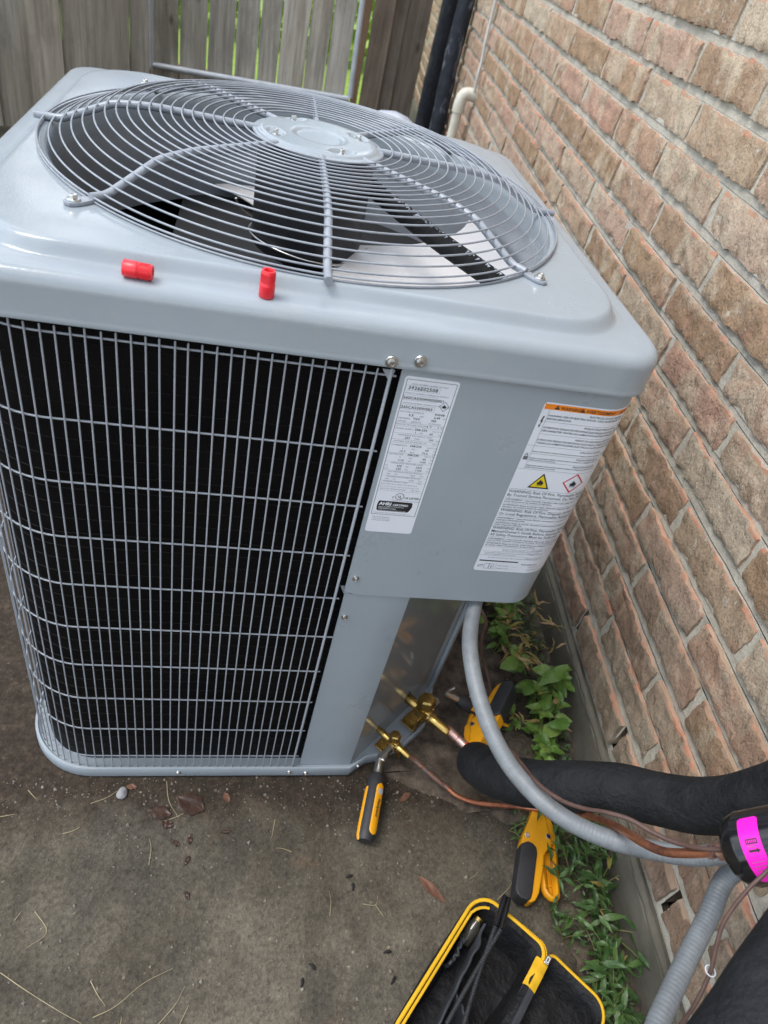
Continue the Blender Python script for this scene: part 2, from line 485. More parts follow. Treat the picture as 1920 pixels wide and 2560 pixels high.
MT['ground'] = groundmat()
MT['soil'] = pbr('dark_soil', (0.035, 0.026, 0.019), 0.95, 0, (0.12, 0.095, 0.07), 38, (80, 0.8, 0.006))
MT['grit'] = pbr('pale_grit', (0.24, 0.22, 0.19), 0.85, 0, (0.10, 0.085, 0.07), 60)
MT['lawn'] = pbr('sunlit_lawn', (0.20, 0.34, 0.04), 0.8, 0, (0.32, 0.46, 0.08), 12)  # sunlight painted in as a brighter green
def leafmat(name, a, c2, tr=0.25):
    m, nt, b = new_mat(name)
    oi = N(nt, 'ObjectInfo')
    geo = N(nt, 'NewGeometry')
    ad = N(nt, 'Math', operation='ADD')
    nt.links.new(oi.outputs['Random'], ad.inputs[0])
    nt.links.new(geo.outputs['Random Per Island'], ad.inputs[1])
    fr = N(nt, 'Math', operation='FRACT')
    nt.links.new(ad.outputs[0], fr.inputs[0])
    c = mix(nt, fr.outputs[0], a, c2)
    c = mix(nt, 1.0, c, ramp(nt, noise_tex(nt, wpos(nt), 160, 3, 0.6), [(0.3, 0.8), (0.7, 1.2)]), 'MULTIPLY')
    nt.links.new(c, b.inputs['Base Color'])
    b.inputs['Roughness'].default_value = 0.42
    b.inputs['Subsurface Weight'].default_value = 0.0
    tl = N(nt, 'BsdfTranslucent')
    nt.links.new(c, tl.inputs[0])
    ms = N(nt, 'MixShader')
    ms.inputs[0].default_value = tr
    nt.links.new(b.outputs[0], ms.inputs[1])
    nt.links.new(tl.outputs[0], ms.inputs[2])
    out = [n for n in nt.nodes if n.type == 'OUTPUT_MATERIAL'][0]
    nt.links.new(ms.outputs[0], out.inputs[0])
    return m
MT['leaf_broad'] = leafmat('fresh_green_leaf', (0.085, 0.185, 0.030), (0.20, 0.31, 0.065))
MT['leaf_narrow'] = leafmat('deep_green_leaf', (0.040, 0.095, 0.026), (0.10, 0.18, 0.05))
MT['leaf_dry'] = leafmat('yellowed_leaf', (0.34, 0.30, 0.06), (0.38, 0.24, 0.12))
MT['stem'] = pbr('green_stem', (0.12, 0.17, 0.05), 0.6, 0, (0.2, 0.16, 0.07), 30)
MT['hedge'] = leafmat('sunlit_hedge_leaf', (0.26, 0.42, 0.04), (0.40, 0.55, 0.08), 0.4)  # leaf colour brightened to carry the sunlight

# ------------------------------------------------------------------ mesh builder
class MB:
    def __init__(s):
        s.v, s.f, s.mi = [], [], []
    def add(s, vs, fs, mi=0):
        o = len(s.v)
        s.v += [tuple(p) for p in vs]
        s.f += [tuple(i + o for i in f) for f in fs]
        s.mi += [mi] * len(fs)
    def box(s, c, size, rot=None, mi=0):
        hx, hy, hz = (d / 2 for d in size)
        vs = [Vector((x, y, z)) for x in (-hx, hx) for y in (-hy, hy) for z in (-hz, hz)]
        if rot is not None:
            vs = [rot @ p for p in vs]
        c = Vector(c)
        s.add([p + c for p in vs], [(0, 1, 3, 2), (4, 6, 7, 5), (0, 4, 5, 1), (2, 3, 7, 6), (0, 2, 6, 4), (1, 5, 7, 3)], mi)
    def tube(s, pts, r, n=8, closed=False, caps=True, flat=1.0, up=None, mi=0):
        P = [Vector(p) for p in pts]
        m = len(P)
        rs = r if isinstance(r, (list, tuple)) else [r] * m
        T = []
        for i in range(m):
            a = P[i - 1] if (i > 0 or closed) else P[i]
            b = P[(i + 1) % m] if (i < m - 1 or closed) else P[i]
            d = (b - a)
            T.append(d.normalized() if d.length > 1e-9 else Vector((0, 0, 1)))
        ref = Vector(up) if up else (Vector((0, 0, 1)) if abs(T[0].z) < 0.9 else Vector((1, 0, 0)))
        u = (ref - T[0] * ref.dot(T[0])).normalized()
        vs = []
        for i in range(m):
            u = (u - T[i] * u.dot(T[i]))
            u = u.normalized() if u.length > 1e-6 else T[i].orthogonal().normalized()
            w = T[i].cross(u)
            for k in range(n):
                a = 2 * PI * k / n
                vs.append(P[i] + u * (math.sin(a) * rs[i] * flat) + w * (math.cos(a) * rs[i]))
        fs = []
        for i in range(m if closed else m - 1):
            j = (i + 1) % m
            for k in range(n):
                l = (k + 1) % n
                fs.append((i * n + k, j * n + k, j * n + l, i * n + l))
        if caps and not closed:
            fs.append(tuple(range(n)))
            fs.append(tuple((m - 1) * n + k for k in reversed(range(n))))
        s.add(vs, fs, mi)
    def lathe(s, prof, org=(0, 0, 0), axis=(0, 0, 1), n=24, mi=0, phase=0.0):
        ax = Vector(axis).normalized()
        u = ax.orthogonal().normalized()
        w = ax.cross(u)
        o = Vector(org)
        vs, fs = [], []
        for r, h in prof:
            for k in range(n):
                a = 2 * PI * k / n + phase
                vs.append(o + ax * h + (u * math.cos(a) + w * math.sin(a)) * r)
        for i in range(len(prof) - 1):
            for k in range(n):
                l = (k + 1) % n
                fs.append((i * n + k, i * n + l, (i + 1) * n + l, (i + 1) * n + k))
        if prof[0][0] > 1e-6:
            fs.append(tuple(reversed(range(n))))
        if prof[-1][0] > 1e-6:
            fs.append(tuple((len(prof) - 1) * n + k for k in range(n)))
        s.add(vs, fs, mi)
    def prism(s, poly, z0, z1, fn=None, mi=0):
        n = len(poly)
        area = sum(poly[i][0] * poly[(i + 1) % n][1] - poly[(i + 1) % n][0] * poly[i][1] for i in range(n))
        if area < 0:
            poly = poly[::-1]
        fn = fn or (lambda x, y, z: (x, y, z))
        vs = [fn(x, y, z0) for x, y in poly] + [fn(x, y, z1) for x, y in poly]
        fs = [tuple(reversed(range(n))), tuple(range(n, 2 * n))]
        fs += [(i, (i + 1) % n, n + (i + 1) % n, n + i) for i in range(n)]
        s.add(vs, fs, mi)
    def grid(s, fn, nu, nv, mi=0, flip=False):
        vs = [fn(i / nu, j / nv) for j in range(nv + 1) for i in range(nu + 1)]
        fs = []
        for j in range(nv):
            for i in range(nu):
                a = j * (nu + 1) + i
                q = (a, a + 1, a + nu + 2, a + nu + 1)
                fs.append(tuple(reversed(q)) if flip else q)
        s.add(vs, fs, mi)
    def mesh(s, name, mats, smooth=40, bevel=None, clean=False):
        me = bpy.data.meshes.new(name)
        me.from_pydata(s.v, [], s.f)
        if not isinstance(mats, (list, tuple)):
            mats = [mats]
        for m in mats:
            me.materials.append(m)
        if len(mats) > 1:
            me.polygons.foreach_set('material_index', s.mi)
        if bevel or clean:
            bm = bmesh.new()
            bm.from_mesh(me)
            if clean:
                bmesh.ops.remove_doubles(bm, verts=bm.verts, dist=1e-5)
            bmesh.ops.recalc_face_normals(bm, faces=bm.faces)
            if bevel:
                es = [e for e in bm.edges if len(e.link_faces) == 2 and e.calc_face_angle(0) > R(30)]
                bmesh.ops.bevel(bm, geom=es, offset=bevel, segments=3, profile=0.6, affect='EDGES', clamp_overlap=True)
            bm.to_mesh(me)
            bm.free()
        if smooth:
            me.polygons.foreach_set('use_smooth', [True] * len(me.polygons))
            me.set_sharp_from_angle(angle=R(smooth))
        me.update()
        return me
    def build(s, name, mats, parent=None, **kw):
        return link(name, s.mesh(name, mats, **kw), parent)

def link(name, me, parent=None, matrix=None):
    o = bpy.data.objects.new(name, me)
    COL.objects.link(o)
    if matrix is not None:
        o.matrix_basis = matrix
    if parent is not None:
        o.parent = parent
        inv = parent.get('inv')
        if parent.type == 'EMPTY' and inv is not None:
            o.matrix_parent_inverse = Matrix.Translation((-inv[0], -inv[1], -inv[2]))
    return o

def tag(o, label=None, cat=None, group=None, kind=None):
    if label: o['label'] = label
    if cat: o['category'] = cat
    if group: o['group'] = group
    if kind: o['kind'] = kind
    return o

def thing(name, label, cat, loc=(0, 0, 0), group=None):
    o = bpy.data.objects.new(name, None)
    COL.objects.link(o)
    o.location = loc
    o.empty_display_size = 0.05
    o['inv'] = loc
    return tag(o, label, cat, group)

def spline(pts, n=10, closed=False):
    P = [Vector(p) for p in pts]
    out = []
    m = len(P)
    for i in range(m if closed else m - 1):
        p0 = P[i - 1] if (i > 0 or closed) else P[0] * 2 - P[1]
        p1, p2 = P[i], P[(i + 1) % m]
        p3 = P[(i + 2) % m] if (i + 2 < m or closed) else p2 * 2 - p1
        for k in range(n):
            t = k / n
            out.append(0.5 * ((2 * p1) + (p2 - p0) * t + (2 * p0 - 5 * p1 + 4 * p2 - p3) * t * t + (3 * p1 - p0 - 3 * p2 + p3) * t ** 3))
    if not closed:
        out.append(P[-1])
    return out

def frame_to(pos, zdir, spin=0.0):
    q = Vector(zdir).to_track_quat('Z', 'Y')
    return Matrix.Translation(pos) @ q.to_matrix().to_4x4() @ Matrix.Rotation(spin, 4, 'Z')

def fbm(p, o=4, h=0.55):
    return noise.fractal(p, 1.0 - h + 0.3, 2.1, o)

# ------------------------------------------------------------------ ground and terrain
def ground_h(x, y):
    return 0.0035 * noise.noise((x * 2.3, y * 2.3, 0.3)) + 0.0014 * noise.noise((x * 14, y * 14, 1.7))
g = MB()
g.grid(lambda u, v: (lambda x, y: (x, y, ground_h(x, y) - 0.0035))(-1.6 + 2.4 * u, -1.9 + 2.9 * v), 170, 190)
tag(g.build('concrete_slab', MT['ground'], smooth=60), kind='structure')
g = MB()
g.grid(lambda u, v: (-9 + 18 * u, -9 + 18 * v, -0.02), 4, 4)
tag(g.build('ground', MT['ground']), kind='structure')
g = MB()
g.grid(lambda u, v: (-60 + 120 * u, 5.3 + 80 * v, -0.012 + 0.03 * noise.noise((u * 90, v * 60, 0))), 60, 40)
tag(g.build('lawn', MT['lawn']), kind='structure')

# soil strip between the concrete and the foundation
edge = [(0.262, -0.392), (0.33, -0.425), (0.41, -0.462), (0.49, -0.487), (0.55, -0.53), (0.572, -0.60), (0.560, -0.68), (0.575, -0.77), (0.595, -0.88), (0.60, -1.05), (0.61, -1.9)]
es = [(p.x, p.y) for p in spline([(a, b, 0) for a, b in edge], 8)]
sb = MB()
NU = 26
def soilpt(i, j):
    ex, ey = es[j]
    ex += 0.016 * noise.noise((ex * 30, ey * 30, 4))
    ey += 0.012 * noise.noise((ex * 30, ey * 30, 9))
    t = i / NU
    xr = 0.74 + 0.0751 * ey
    x = ex + (xr - ex) * t
    y = ey
    lift = min(1.0, t * 6)
    z = -0.003 + lift * (0.012 + 0.010 * noise.noise((x * 22, y * 22, 2)) + 0.005 * noise.noise((x * 70, y * 70, 5)))
    return (x, y, z)
vs = [soilpt(i, j) for j in range(len(es)) for i in range(NU + 1)]
sb.add(vs, [(j * (NU + 1) + i, (j + 1) * (NU + 1) + i, (j + 1) * (NU + 1) + i + 1, j * (NU + 1) + i + 1) for j in range(len(es) - 1) for i in range(NU)])
def soil2(u, v):
    y = -0.392 + 1.5 * v
    x = 0.262 + (0.74 + 0.0751 * y - 0.262) * u
    return (x, y, 0.007 + 0.010 * noise.noise((x * 22, y * 22, 2)) + 0.004 * noise.noise((x * 70, y * 70, 5)))
sb.grid(soil2, 40, 90)
tag(sb.build('soil', MT['soil'], smooth=70), kind='structure')

# ------------------------------------------------------------------ brick wall
WA = -math.atan(0.0751)
wall = thing('brick_wall', 'tumbled buff and brown brick house wall with grey mortar on a concrete foundation', 'wall', (0, 0, 0))
wall.location = (0.727, 0, 0)
wall.rotation_euler = (0, 0, WA)
wall['inv'] = (0, 0, 0)
WM = Matrix.Translation((0.727, 0, 0)) @ Matrix.Rotation(WA, 4, 'Z')
BL, BH, BD = 0.274, 0.066, 0.055
def brick_mesh(seed):
    rnd = random.Random(seed)
    ny, nz = 30, 9
    off = Vector((seed * 7.3, seed * 3.1, seed * 1.7))
    vs, fs, mi = [], [], []
    def edge_j(t, k):
        return 0.0042 * noise.noise((t * 40 + off.x, k * 5.1, off.y)) + 0.0030 * noise.noise((t * 120, k * 3.7 + off.z, off.x))
    fold = rnd.uniform(-0.5, 0.5)
    for j in range(nz + 1):
        for i in range(ny + 1):
            y = (i / ny - 0.5) * BL
            z = (j / nz - 0.5) * BH
            if j == 0: z += edge_j(y, 1) + 0.001
            if j == nz: z += edge_j(y, 2) - 0.0015
            if i == 0: y += edge_j(z, 3)
            if i == ny: y += edge_j(z, 4)
            p = Vector((0, y, z)) + off
            d = 0.0020 * noise.noise(p * 13) + 0.0018 * noise.noise(p * 34)
            rid = 1 - abs(noise.noise((p.y * 24 + p.z * 14 * fold, p.z * 11, off.z)))
            d += 0.0034 * max(0, rid - 0.80) / 0.20
            pit = noise.noise((p.y * 19 + 5, p.z * 26, off.y))
            if pit > 0.38:
                d += 0.009 * (pit - 0.38)
            d = min(d, 0.0042)
            e = 0.0
            if j in (0, nz): e += 0.0016 + 0.0022 * noise.noise((y * 50, j, off.x))
            if i in (0, ny): e += 0.0014
            vs.append((d + e, y, z))
    W = ny + 1
    for j in range(nz):
        for i in range(ny):
            fs.append((j * W + i, (j + 1) * W + i, (j + 1) * W + i + 1, j * W + i + 1))
            topchip = j == nz - 1 and noise.noise((i * 0.33, seed * 2.2, 0.5)) > 0.08
            mi.append(1 if topchip else 0)
    loop = [i for i in range(W)] + [j * W + ny for j in range(1, nz + 1)] + [nz * W + i for i in range(ny - 1, -1, -1)] + [j * W for j in range(nz - 1, 0, -1)]
    o = len(vs)
    n = len(loop)
    for k in loop:
        x, y, z = vs[k]
        vs.append((BD, y * 0.992, z * 0.97))
    for a in range(n):
        b = (a + 1) % n
        fs.append((loop[a], loop[b], o + b, o + a))
        zz = vs[loop[a]][2]
        mi.append(1 if zz > BH * 0.4 else 0)
    me = bpy.data.meshes.new('brick')
    me.from_pydata(vs, [], fs)
    me.materials.append(MT['brick'])
    me.materials.append(MT['core'])
    me.polygons.foreach_set('material_index', mi)
    me.polygons.foreach_set('use_smooth', [True] * len(fs))
    me.set_sharp_from_angle(angle=R(50))
    me.update()
    return me
BV = [brick_mesh(s) for s in range(22)]
zc = [0.158, 0.245, 0.3165, 0.40, 0.4785, 0.5615, 0.648, 0.728, 0.806, 0.889, 0.978]
phase = [-0.11, -0.1925, -0.093, -0.186, -0.098, -0.19, -0.084, -0.18, -0.087, 0.1127, 0.208]
zc += [1.068 + 0.0885 * i for i in range(18)]
phase += [0.43, 0.2335] + [0.43 if i % 2 == 0 else 0.28 for i in range(16)]
pitch = []
for i in range(len(zc)):
    lo = (zc[i] - zc[i - 1]) if i else 0.084
    hi = (zc[i + 1] - zc[i]) if i < len(zc) - 1 else 0.0885
    pitch.append((lo + hi) / 2)
def blen(y):
    return 0.292 + min(max(0.0, y - 0.2) * 0.072, 0.14)
def to_px(p):
    q = Vector(p) - CAM
    z = q.dot(FWD)
    if z < 0.05:
        return None
    return (960 + 1721.1 * q.dot(RIGHT) / z, 1280 + 1721.1 * q.dot(DOWN) / z, z)
bricks = []
joints = []
rb = random.Random(3)
Y0, Y1 = -2.6, 6.8
for ci, (z, ph) in enumerate(zip(zc, phase)):
    ys = [ph]
    while ys[-1] < Y1: ys.append(ys[-1] + blen(ys[-1]) * rb.uniform(0.985, 1.015))
    ysl = [ph]
    while ysl[-1] > Y0: ysl.append(ysl[-1] - blen(ysl[-1]) * rb.uniform(0.985, 1.015))
    yy = sorted(set(ys + ysl))
    joints.append(yy)
    for a, b2 in zip(yy[:-1], yy[1:]):
        yc = (a + b2) / 2
        c = WM @ Vector((0, yc, z))
        s = to_px(c)
        vis = 0
        if s and -60 < s[0] < 2040 and -140 < s[1] < 2700:
            vis = 1e6 / s[2] ** 2
        bricks.append((vis, ci, yc, b2 - a, z))
bricks.sort(key=lambda b: -b[0])
rb = random.Random(5)
stuffmb_v, stuffmb_f, stuffmb_m = [], [], []
for idx, (vis, ci, yc, L, z) in enumerate(bricks):
    me = BV[rb.randrange(len(BV))]
    sy = (L - 0.0160 - rb.uniform(-0.002, 0.005)) / BL
    sz = (pitch[ci] - 0.0168) / BH
    flip = rb.random() < 0.5
    mt = Matrix.Translation((rb.uniform(-0.003, 0.002), yc, z + rb.uniform(-0.0020, 0.0020))) @ Matrix.Rotation(rb.uniform(-0.009, 0.009), 4, 'X') @ Matrix.Rotation(rb.uniform(-0.012, 0.012), 4, 'Z') @ Matrix.Diagonal((1, sy, sz, 1))
    if vis > 0 and idx < 292:
        o = link('brick', me, wall, mt)
    else:
        o0 = len(stuffmb_v)
        stuffmb_v += [tuple(mt @ v.co) for v in me.vertices]
        stuffmb_f += [tuple(i + o0 for i in p.vertices) for p in me.polygons]
        stuffmb_m += [p.material_index for p in me.polygons]
me = bpy.data.meshes.new('brickwork')
me.from_pydata(stuffmb_v, [], stuffmb_f)
me.materials.append(MT['brick'])
me.materials.append(MT['core'])
me.polygons.foreach_set('material_index', stuffmb_m)
me.polygons.foreach_set('use_smooth', [True] * len(stuffmb_f))
me.set_sharp_from_angle(angle=R(50))
tag(link('brickwork', me, wall), kind='stuff')
# mortar: bed sheets and head joints, open weep slots at the bottom course
mo = MB()
def msheet(ya, yb, za, zb, x):
    n = max(1, int((yb - ya) / 0.03))
    def f(u, v):
        y = ya + (yb - ya) * u
        zz = za + (zb - za) * v
        return (x + 0.0022 * noise.noise((y * 26, zz * 26, 3)) + 0.0012 * noise.noise((y * 70, zz * 70, 3)), y, zz)
    mo.grid(f, n, max(1, int((zb - za) / 0.012)), flip=True)
weeps = [-0.11, -0.397, -0.685]
for ci in range(len(zc)):
    za = zc[ci] - pitch[ci] / 2 + 0.0075
    zb = zc[ci] + pitch[ci] / 2 - 0.0075
    lo = zc[ci] - pitch[ci] / 2 - 0.0075 if ci else 0.100
    if ci == 0:
        msheet(Y0, Y1, 0.100, za, 0.011)
        cuts = [Y0] + [q for w in sorted(weeps) for q in (min(joints[0], key=lambda t: abs(t - w)) - 0.0062, min(joints[0], key=lambda t: abs(t - w)) + 0.0062)] + [Y1]
        for a, b2 in zip(cuts[0::2], cuts[1::2]):
            msheet(a, b2, za, zb, 0.0075)
    else:
        msheet(Y0, Y1, za, zb, 0.0062)
    msheet(Y0, Y1, zb, (zc[ci + 1] - pitch[ci + 1] / 2 + 0.0075) if ci < len(zc) - 1 else zb + 0.015, 0.0082)
mo.build('mortar', MT['mortar'], wall, smooth=60)
cv = MB()
cv.box((0.075, (Y0 + Y1) / 2, 1.4), (0.02, Y1 - Y0, 2.7))
cv.build('cavity_backing', MT['cavity'], wall)
fd = MB()
def fface(u, v):
    y = Y0 + (Y1 - Y0) * u
    z = -0.25 + 0.345 * v
    return (-0.010 + 0.004 * noise.noise((y * 9, z * 9, 1)) + 0.0015 * noise.noise((y * 40, z * 40, 1)) - (0.002 if v < 1 else 0), y, z + (0.004 * noise.noise((y * 18, 3, 1)) if v == 1 else 0))
fd.grid(fface, 420, 14, flip=True)
def ftop(u, v):
    y = Y0 + (Y1 - Y0) * u
    if v == 0:
        return fface(u, 1)
    return (-0.010 + 0.05 * v, y, 0.100 + 0.003 * noise.noise((y * 30, v * 3, 5)))
fd.grid(ftop, 420, 4, flip=True)
fd.build('foundation', MT['foundation'], wall, smooth=60)
ml = MB()
def mled(u, v):
    y = Y0 + (Y1 - Y0) * u
    a = v * PI
    r = 0.0085 + 0.004 * noise.noise((y * 24, 2, 8)) + 0.002 * noise.noise((y * 80, 2, 8))
    return (0.000 - r * math.sin(a) * 1.1, y, 0.100 - r * math.cos(a) * 0.9)
ml.grid(mled, 500, 6)
ml.build('mortar_ledge', MT['foundation'], wall, smooth=80)

# ------------------------------------------------------------------ fence, gate, posts, greenery beyond
def board(parent, x0, x1, z0, z1, y, mat, seed, dog=False, name='board'):
    r = random.Random(seed)
    w = x1 - x0
    b = MB()
    n = 10
    th = 0.017
    lx = [x0 + 0.004 * noise.noise((seed, k * 0.7, 0)) for k in range(n + 1)]
    rx = [x1 + 0.004 * noise.noise((seed, k * 0.7, 5)) for k in range(n + 1)]
    for k in range(n):
        za, zb = z0 + (z1 - z0) * k / n, z0 + (z1 - z0) * (k + 1) / n
        cup = 0.004
        rows = []
        for z, l, q in ((za, lx[k], rx[k]), (zb, lx[k + 1], rx[k + 1])):
            mid = (l + q) / 2
            rows.append([(l, y - th / 2, z), (mid, y - th / 2 - cup * noise.noise((seed, z * 2, 1)), z), (q, y - th / 2, z), (q, y + th / 2, z), (l, y + th / 2, z)])
        b.add(rows[0] + rows[1], [(0, 1, 6, 5), (1, 2, 7, 6), (2, 3, 8, 7), (3, 4, 9, 8), (4, 0, 5, 9)])
    b.add([(lx[0], y - th / 2, z0), (rx[0], y - th / 2, z0), (rx[0], y + th / 2, z0), (lx[0], y + th / 2, z0)], [(3, 2, 1, 0)])
    b.add([(lx[-1], y - th / 2, z1), (rx[-1], y - th / 2, z1), (rx[-1], y + th / 2, z1), (lx[-1], y + th / 2, z1)], [(0, 1, 2, 3)])
    return b.build(name, mat, parent, smooth=30)
FL = 3.0        # the left fence run stands nearer than the gate
fence = thing('wooden_fence', 'weathered brown vertical board fence left of the metal framed gate', 'fence', (-1.4, FL, 0))
xs = [-2.62, -2.475, -2.335, -2.19, -2.05, -1.91, -1.765, -1.62, -1.475, -1.33, -1.178, -1.020, -0.905, -0.716, -0.628]
for i in range(len(xs) - 1):
    board(fence, xs[i] + 0.001, xs[i + 1] - 0.001, 0.02, 1.85 + 0.01 * (i % 3), FL + 0.028 + (0.012 if i % 2 else 0), MT['wood_fence'], i + 1)
rl = MB()
for z in (0.35, 1.0, 1.6):
    rl.box((-1.62, FL + 0.085, z), (1.98, 0.04, 0.09))
rl.build('rail', MT['wood_fence'], fence)
FY = 3.6
gate = thing('garden_gate', 'grey board gate with gaps in a galvanised steel tube frame', 'gate', (-0.15, FY, 0))
gx = [-0.690, -0.546, -0.395, -0.247, -0.120, -0.003, 0.148, 0.267, 0.395]
for i in range(len(gx) - 1):
    gp = 0.0052 if i not in (5, 6) else 0.0032
    board(gate, gx[i] + gp, gx[i + 1] - gp, 0.255 + 0.012 * (i % 2), 1.75, FY + 0.02, MT['wood_gate'], 30 + i)
def gtube(x0, z0, x1, z1, r=0.016):
    t = MB()
    t.tube([(x0, FY - 0.02, z0), (x1, FY - 0.02, z1)], r, 10)
    return t.build('frame_tube', MT['galv'], gate)
gtube(-0.691, 0.30, -0.690, 1.78)
gtube(-0.690, 0.312, 0.420, 0.352)
gtube(0.425, 0.36, 0.385, 1.78)
gtube(-0.69, 1.76, 0.385, 1.76)
br = MB()
br.box((-0.13, FY + 0.06, 0.285), (1.08, 0.04, 0.085))
br.build('back_rail', MT['wood_tan'], gate)
br = MB()
br.box((-0.13, FY + 0.075, 0.12), (1.10, 0.03, 0.22))
br.build('kick_board', MT['wood_fence'], gate)
posts = thing('gate_post', 'dark brown timber gate post of upright boards right of the garden gate', 'post', (0.62, FY, 0))
for i, (a, b2, dy) in enumerate([(0.482, 0.592, 0.0), (0.596, 0.668, 0.03), (0.672, 0.800, 0.045)]):
    board(posts, a, b2, 0.0, 1.9, FY - 0.02 + dy, MT['wood_post'], 60 + i)
board(posts, 0.437, 0.478, 0.0, 1.9, FY + 0.075, MT['wood_tan'], 70, name='tan_board')
hd = MB()
rh = random.Random(11)
for i in range(9000):
    x, y, z = rh.uniform(-5, 3), 6.6 + abs(rh.gauss(0, 0.45)), rh.uniform(0, 2.3)
    s = rh.uniform(0.04, 0.09)
    d = Vector((rh.gauss(0, 1), rh.gauss(0, 1), rh.gauss(0, 1))).normalized()
    e = d.orthogonal().normalized() * s
    f2 = d.cross(e.normalized()) * s * 0.6
    c = Vector((x, y, z))
    hd.add([c - e, c + f2, c + e, c - f2], [(0, 1, 2, 3)])
tag(hd.build('hedge', MT['hedge'], smooth=0), 'bright yellow green hedge seen only through the gaps of the gate', 'hedge', kind='stuff')
# unseen trees added beyond the fence to break up the cover's sky reflection
def tree(x, y, h, r, seed, label):
    rt = random.Random(seed)
    t = thing('unseen_added_tree', label, 'tree', (x, y, 0), 'trees beyond the fence')
    tk = MB()
    P = spline([(x, y, 0), (x + 0.1, y, h * 0.25), (x - 0.1, y + 0.1, h * 0.55), (x + 0.05, y, h * 0.9)], 5)
    tk.tube(P, [0.20 * (1 - 0.8 * k / len(P)) for k in range(len(P))], 9)
    cl = []
    for q in range(11):
        a = rt.uniform(0, 2 * PI)
        c = Vector((x + r * 0.72 * math.cos(a) * rt.uniform(0.3, 1), y + r * 0.72 * math.sin(a) * rt.uniform(0.3, 1), h * rt.uniform(0.32, 0.93)))
        cl.append((c, r * rt.uniform(0.34, 0.55)))
        b0 = P[min(len(P) - 1, int(len(P) * rt.uniform(0.3, 0.8)))]
        tk.tube([b0, b0.lerp(c, 0.6) + Vector((0, 0, 0.2)), c], [0.06, 0.045, 0.015], 6)
    tk.build('trunk', MT['wood_post'], t, smooth=60)
    cr = MB()
    for c, rr_ in cl:
        for q in range(300):
            d = Vector((rt.gauss(0, 1), rt.gauss(0, 1), rt.gauss(0, 0.8))).normalized()
            p = c + d * rr_ * rt.uniform(0.35, 1.05)
            n_ = Vector((rt.gauss(0, 1), rt.gauss(0, 1), rt.gauss(0.6, 1))).normalized()
            e = n_.orthogonal().normalized() * rt.uniform(0.09, 0.17)
            f2 = n_.cross(e) * 0.6
            cr.add([p - e, p + f2, p + e, p - f2], [(0, 1, 2, 3)])
    cr.build('crown', MT['leaf_narrow'], t, smooth=0)
tree(-5.4, 11.0, 7.6, 2.6, 1, 'leafy tree beyond the left board fence')
tree(0.1, 11.5, 7.0, 2.3, 2, 'leafy tree beyond the garden gate')
tree(5.2, 12.0, 7.8, 2.6, 3, 'leafy tree beyond the fence, on the house side')
tree(-10.5, 12.5, 7.4, 2.6, 4, 'leafy tree far left beyond the fence')
# ------------------------------------------------------------------ air conditioner
ac = thing('air_conditioner', 'square grey outdoor air conditioner unit with wire grille and domed fan guard', 'air conditioner', (0, 0, 0))
HW = 0.3955
def rr_point(th, h, r):
    dx, dy = math.cos(th), math.sin(th)
    t = h / max(abs(dx), abs(dy))
    x, y = abs(t * dx), abs(t * dy)
    c = h - r
    if min(x, y) > c and r > 1e-6:
        ax, ay = abs(dx), abs(dy)
        dc = c * (ax + ay)
        t = dc + math.sqrt(max(0, r * r - 2 * c * c + dc * dc))
    return t * dx, t * dy
NT = 240
TH = [2 * PI * (k + 0.5) / NT for k in range(NT)]
def loft(mb, rings):
    vs, fs = [], []
    for rg in rings:
        if rg[0] == 'c':
            _, rad, z = rg
            vs += [(rad * math.cos(t), rad * math.sin(t), z) for t in TH]
        else:
            h, r, z = rg
            vs += [(*rr_point(t, h, r), z) for t in TH]
    for i in range(len(rings) - 1):
        for k in range(NT):
            l = (k + 1) % NT
            fs.append((i * NT + k, i * NT + l, (i + 1) * NT + l, (i + 1) * NT + k))
    mb.add(vs, fs)
CR = 0.052
ZO, ZP = 0.9555, 0.9695
rings = [(HW - 0.004, CR - 0.004, 0.9075), (HW + 0.0006, CR, 0.9062), (HW + 0.0012, CR, 0.9082), (HW + 0.0004, CR, 0.9115), (HW, CR, 0.914), (HW, CR, 0.9400)]
RS = 0.0135
for k in range(1, 9):
    a = k / 8 * PI / 2
    d = RS * (1 - math.cos(a))
    rings.append((HW - d, CR - d * 0.6, 0.9400 + (ZO - 0.9400) * math.sin(a)))
rings.append((0.3705, 0.064, ZO + 0.0004))
for k in range(0, 9):
    t = k / 8
    s = t * t * (3 - 2 * t)
    rings.append((0.3620 - 0.0115 * t, 0.090 + 0.006 * t, ZO + 0.0004 + (ZP - ZO) * s))
rings += [(0.3470, 0.10, ZP + 0.0003)]
rings += [('c', 0.3468, ZP + 0.0002), ('c', 0.3435, ZP - 0.0002), ('c', 0.3405, ZP - 0.0018), ('c', 0.3375, ZP - 0.0055), ('c', 0.3352, ZP - 0.011), ('c', 0.334, ZP - 0.02), ('c', 0.3335, ZP - 0.035)]
mb = MB()
loft(mb, rings)
cover = mb.build('top_cover', MT['paint'], ac, smooth=45)
mb = MB()
loft(mb, [('c', 0.3336, ZP - 0.033), ('c', 0.333, ZP - 0.06), ('c', 0.3335, ZP - 0.14), ('c', 0.336, ZP - 0.165)])
mb.build('fan_shroud', MT['inner'], ac, smooth=45)

